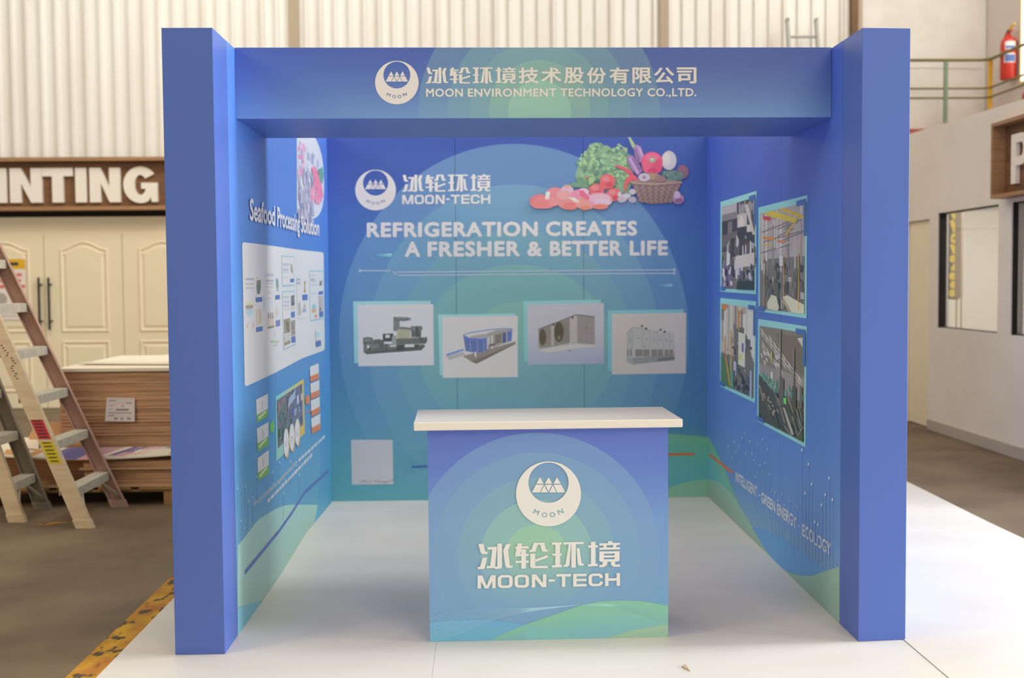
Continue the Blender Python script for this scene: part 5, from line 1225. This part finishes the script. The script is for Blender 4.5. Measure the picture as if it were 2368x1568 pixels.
# notice on the left door
nt_ = thing('door_notice', 'white warning notice with yellow heading and red text on the left cream door', 'notice', (-5.75, 9.58, 1.5))
nx0, nx1, nz0, nz1 = -6.05, -5.55, 1.08, 1.81
MB().box((nx0, 9.576, nz0), (nx1, 9.58, nz1)).build('paper', mat('notice_paper', lin((232, 222, 210)), .6), nt_)
MB().box((nx0, 9.5745, nz1 - .12), (nx1, 9.576, nz1)).build('yellow_heading', mat('notice_yellow', lin((226, 176, 40)), .6), nt_)
m = MB()
for z in (1.6, 1.53, 1.46): 
    x = nx0 + .03
    random.seed(int(z * 100))
    while x < nx1 - .08: w = random.uniform(.03, .09); m.box((x, 9.5745, z), (x + w, 9.576, z + .04)); x += w + .02
m.build('red_text', mat('notice_red', lin((222, 120, 110)), .7), nt_, kind='stuff')
m = MB()
for z, w in ((1.16, .4), (1.12, .42)): m.box((nx0 + .04, 9.5745, z), (nx0 + .04 + w, 9.576, z + .012))
m.tube([(nx0 + .2, 9.5752, 1.33), (nx0 + .2, 9.5745, 1.33)], .075, 20); m.build('grey_print', mat('notice_grey', lin((176, 166, 158)), .7), nt_, kind='stuff')
MB().box((nx0 + .05, 9.574, nz1 - .08), (nx1 - .08, 9.5745, nz1 - .04)).build('heading_text', M_ink, nt_)
# second sign on the office wall
s2 = thing('letter_sign', 'wooden sign box with a raised white letter on the right office wall', 'sign', (4.25, 4.6, 2.1))
sy1, syz0, syz1 = 5.10, 2.165, 2.775; sx = 4.19
y_out = 5.0
MB().box((4.30, 3.2, 2.17), (4.33, 5.055, 2.75)).build('back_board', M_wood2, s2)
MB().box((sx, 3.2, 2.745), (4.33, 5.08, 2.775)).build('frame', M_wood, s2, label='top frame board'); MB().box((sx, 3.2, 2.15), (4.33, 5.08, 2.18)).build('frame', M_wood, s2, label='bottom frame board')
MB().box((sx, 5.05, 2.18), (4.33, 5.08, 2.745)).build('frame', M_wood, s2, label='left frame board')
m = MB(); lx = 4.262; py0 = 4.86; sw2 = .085
def PP(pts): m.prism([(lx, py0 - a, 2.255 + b * .40) for a, b in pts], (.035, 0, 0))
PP([(0, 0), (sw2, 0), (sw2, 1), (0, 1)]); PP([(sw2, .82), (.18, .82), (.18, 1), (sw2, 1)]); PP([(sw2, .36), (.18, .36), (.18, .54), (sw2, .54)])
for q_ in arc(.18, .68, .11, .32, .075, .18, -math.pi / 2, math.pi / 2): PP(q_)
m.build('letter', M_letter, s2)
# railing
rl = thing('handrail', 'olive handrail with green and yellow posts along the upper gallery', 'railing', (5, 9.1, 2.95))
cx_, cyy = 5.9, 9.1
for z, r_, mt, nm in ((4.045, .018, M_rail, 'top_rail'), (3.715, .012, M_rail, 'middle_rail'), (3.605, .012, M_rail, 'middle_rail')):
    MB().tube([(4.3, cyy, z), (cx_ - .09, cyy, z), (cx_ - .02, cyy - .03, z), (cx_, cyy - .12, z), (cx_, 4.2, z)], r_, 10).build(nm, mt, rl, smooth=True)
for x, y, mt in ((5.395, cyy, M_green), (4.5, cyy, M_green), (cx_, cyy - .05, M_ypost), (cx_, 8.10, M_ypost), (cx_, 6.9, M_ypost), (cx_, 5.6, M_ypost)):
    MB().box((x - .02, y - .02, 2.9), (x + .02, y + .02, 4.03)).build('post', mt, rl, label='green post' if mt is M_green else 'yellow post')
# fire extinguisher
M_fe = mat('extinguisher_red', lin((206, 60, 46)), .3, .5)
ex = thing('fire_extinguisher', 'red fire extinguisher hanging on the upper gallery wall', 'extinguisher', (5.98, 8.72, 3.75))
ex_x, ex_y = 6.005, 8.81
rr = [(.0, .01), (.078, 0), (.09, .012), (.09, .40), (.084, .44), (.062, .475), (.03, .495), (.024, .53), (0, .531)]
m = MB(); m.tube([(ex_x, ex_y, 3.765 + h) for r0, h in rr], [max(r0, .001) for r0, h in rr], 24, cap=False); m.build('cylinder', M_fe, ex, smooth=True)
MB().tube([(ex_x, ex_y, 4.28), (ex_x, ex_y, 4.33)], .022, 12).build('valve', M_dark, ex)
MB().bar((ex_x, ex_y - .015, 4.335), (ex_x, ex_y - .15, 4.375), .02, .02, (0, 0, 1)).build('handle', mat('yellow_handle', lin((220, 180, 60)), .4), ex)
MB().bar((ex_x, ex_y, 4.315), (ex_x, ex_y - .13, 4.30), .018, .018, (0, 0, 1)).build('handle', M_fe, ex)
MB().tube([(ex_x, ex_y, 4.305), (ex_x, ex_y + .05, 4.315), (ex_x, ex_y + .10, 4.27), (ex_x, ex_y + .115, 4.18), (ex_x, ex_y + .11, 4.0), (ex_x, ex_y + .095, 3.93)], .011, 8).build('hose', M_fe, ex, smooth=True)
def wrap(z0, z1, a0, a1, mt, nm, r0=.0912):
    m = MB(); n = 12; v = []
    for i in range(n + 1):
        t = a0 + (a1 - a0) * i / n; v.append([m.bm.verts.new((ex_x + r0 * math.cos(t), ex_y + r0 * math.sin(t), z)) for z in (z0, z1)])
    for p, q_ in zip(v, v[1:]): m.bm.faces.new((p[0], q_[0], q_[1], p[1]))
    m.build(nm, mt, ex)
M_wl = mat('label_white', lin((232, 226, 222)), .5); M_bl2 = mat('label_blue', lin((96, 120, 180)), .5)
A0, A1 = R_(222), R_(300)
wrap(4.10, 4.19, A0, A1, M_wl, 'label_band'); wrap(3.95, 4.055, A0 - .1, A1, M_wl, 'label_band'); wrap(4.11, 4.14, A0 + .08, A1 - .1, M_bl2, 'label_print', .0918); wrap(3.96, 4.04, A0, A1 - .1, M_bl2, 'label_print', .0918)
MB().box((6.05, ex_y - .02, 4.1), (6.1, ex_y + .02, 4.2)).build('bracket', M_dark, ex)
fc = thing('fire_alarm', 'small dark box with a round red top on the gallery wall', 'alarm', (6.05, 8.45, 3.4))
MB().box((6.02, 8.40, 3.36), (6.1, 8.50, 3.50)).build('box', M_dark, fc, bevel=.005); m = MB(); m.tube([(6.06, 8.45, 3.50), (6.06, 8.45, 3.54), (6.06, 8.45, 3.565), (6.06, 8.45, 3.575)], [.05, .05, .04, .015], 14); m.build('red_dome', M_fe, fc, smooth=True)
# aluminium ladder against the corrugated wall
ld = thing('extension_ladder', 'aluminium straight ladder leaning on the corrugated wall behind the booth', 'ladder', (3.78, 8.7, 0))
def lp(x, z): return (x, 9.44 - (4.57 - z) * .24, z)
for x in (3.61, 3.957): MB().bar(lp(x, 0.0), lp(x, 4.57), .032, .07).build('rail', M_alug, ld); MB().bar(lp(x, 4.57), lp(x, 4.6), .036, .075).build('end_cap', M_grey, ld)
for k in range(16): 
    z = .2 + k * .2787
    MB().tube([lp(3.62, z), lp(3.95, z)], .016, 8).build('rung', M_alug, ld)
# banner standing in the office, seen through the glass
bn = thing('printed_banner', 'dark grey banner with yellow graffiti letters standing inside the office behind the window', 'banner', (5.2, 8.4, 0))
OX = 5.2
Hh_ = lambda x, y, d=0: tuple(hit(x, y, (OX - d, 0, 0), Vector((1, 0, 0))))
v = [Hh_(2185, 692), Hh_(2214, 692), Hh_(2206, 470), Hh_(2190, 472)]
y0_, y1_ = v[1][1], v[0][1]
MB().box((OX, y0_, v[0][2]), (OX + .02, y1_ + .05, v[2][2] + .1)).build('banner_sheet', mat('banner_dark', lin((98, 100, 104)), .6), bn)
M_bp = mat('banner_post', lin((142, 132, 122)), .6)
MB().box((OX - .03, y0_ - .17, v[0][2] + .02), (OX - .01, y0_, v[2][2] + .1)).build('banner_edge', M_bp, bn, label='plain grey edge strip')
for yy in (y0_ - .16, y0_ - .03): MB().tube([(OX - .02, yy, 0), (OX - .02, yy, v[0][2] + .05)], .008, 8).build('leg', M_rail, bn)
random.seed(31); M_by = mat('banner_yellow', lin((250, 216, 60)), .6, nscale=20, color2=lin((250, 236, 130)))
zz = v[0][2] + .03
while zz < v[2][2]:
    h_ = random.uniform(.08, .14); wv = y1_ - y0_; m = MB(); k = random.randint(0, 2)
    a_ = y0_ + random.uniform(.01, .06)
    if k == 0:
        for p_ in arc(a_ + .09, zz + h_ / 2, .095, h_ / 2, .05, .045, 0, 2 * math.pi, 12): m.prism([(OX - .004, p, q_) for p, q_ in p_], (.004, 0, 0))
    elif k == 1:
        m.prism([(OX - .004, a_, zz), (OX - .004, a_ + .10, zz), (OX - .004, a_ + .20, zz + h_), (OX - .004, a_ + .08, zz + h_)], (.004, 0, 0))
    else:
        m.prism([(OX - .004, a_ + .02, zz), (OX - .004, a_ + .17, zz + .01), (OX - .004, a_ + .15, zz + .05), (OX - .004, a_ + .11, zz + .06), (OX - .004, a_ + .09, zz + h_), (OX - .004, a_, zz + h_)], (.004, 0, 0))
    m.build('graffiti_letter', M_by, bn); zz += h_ + .01
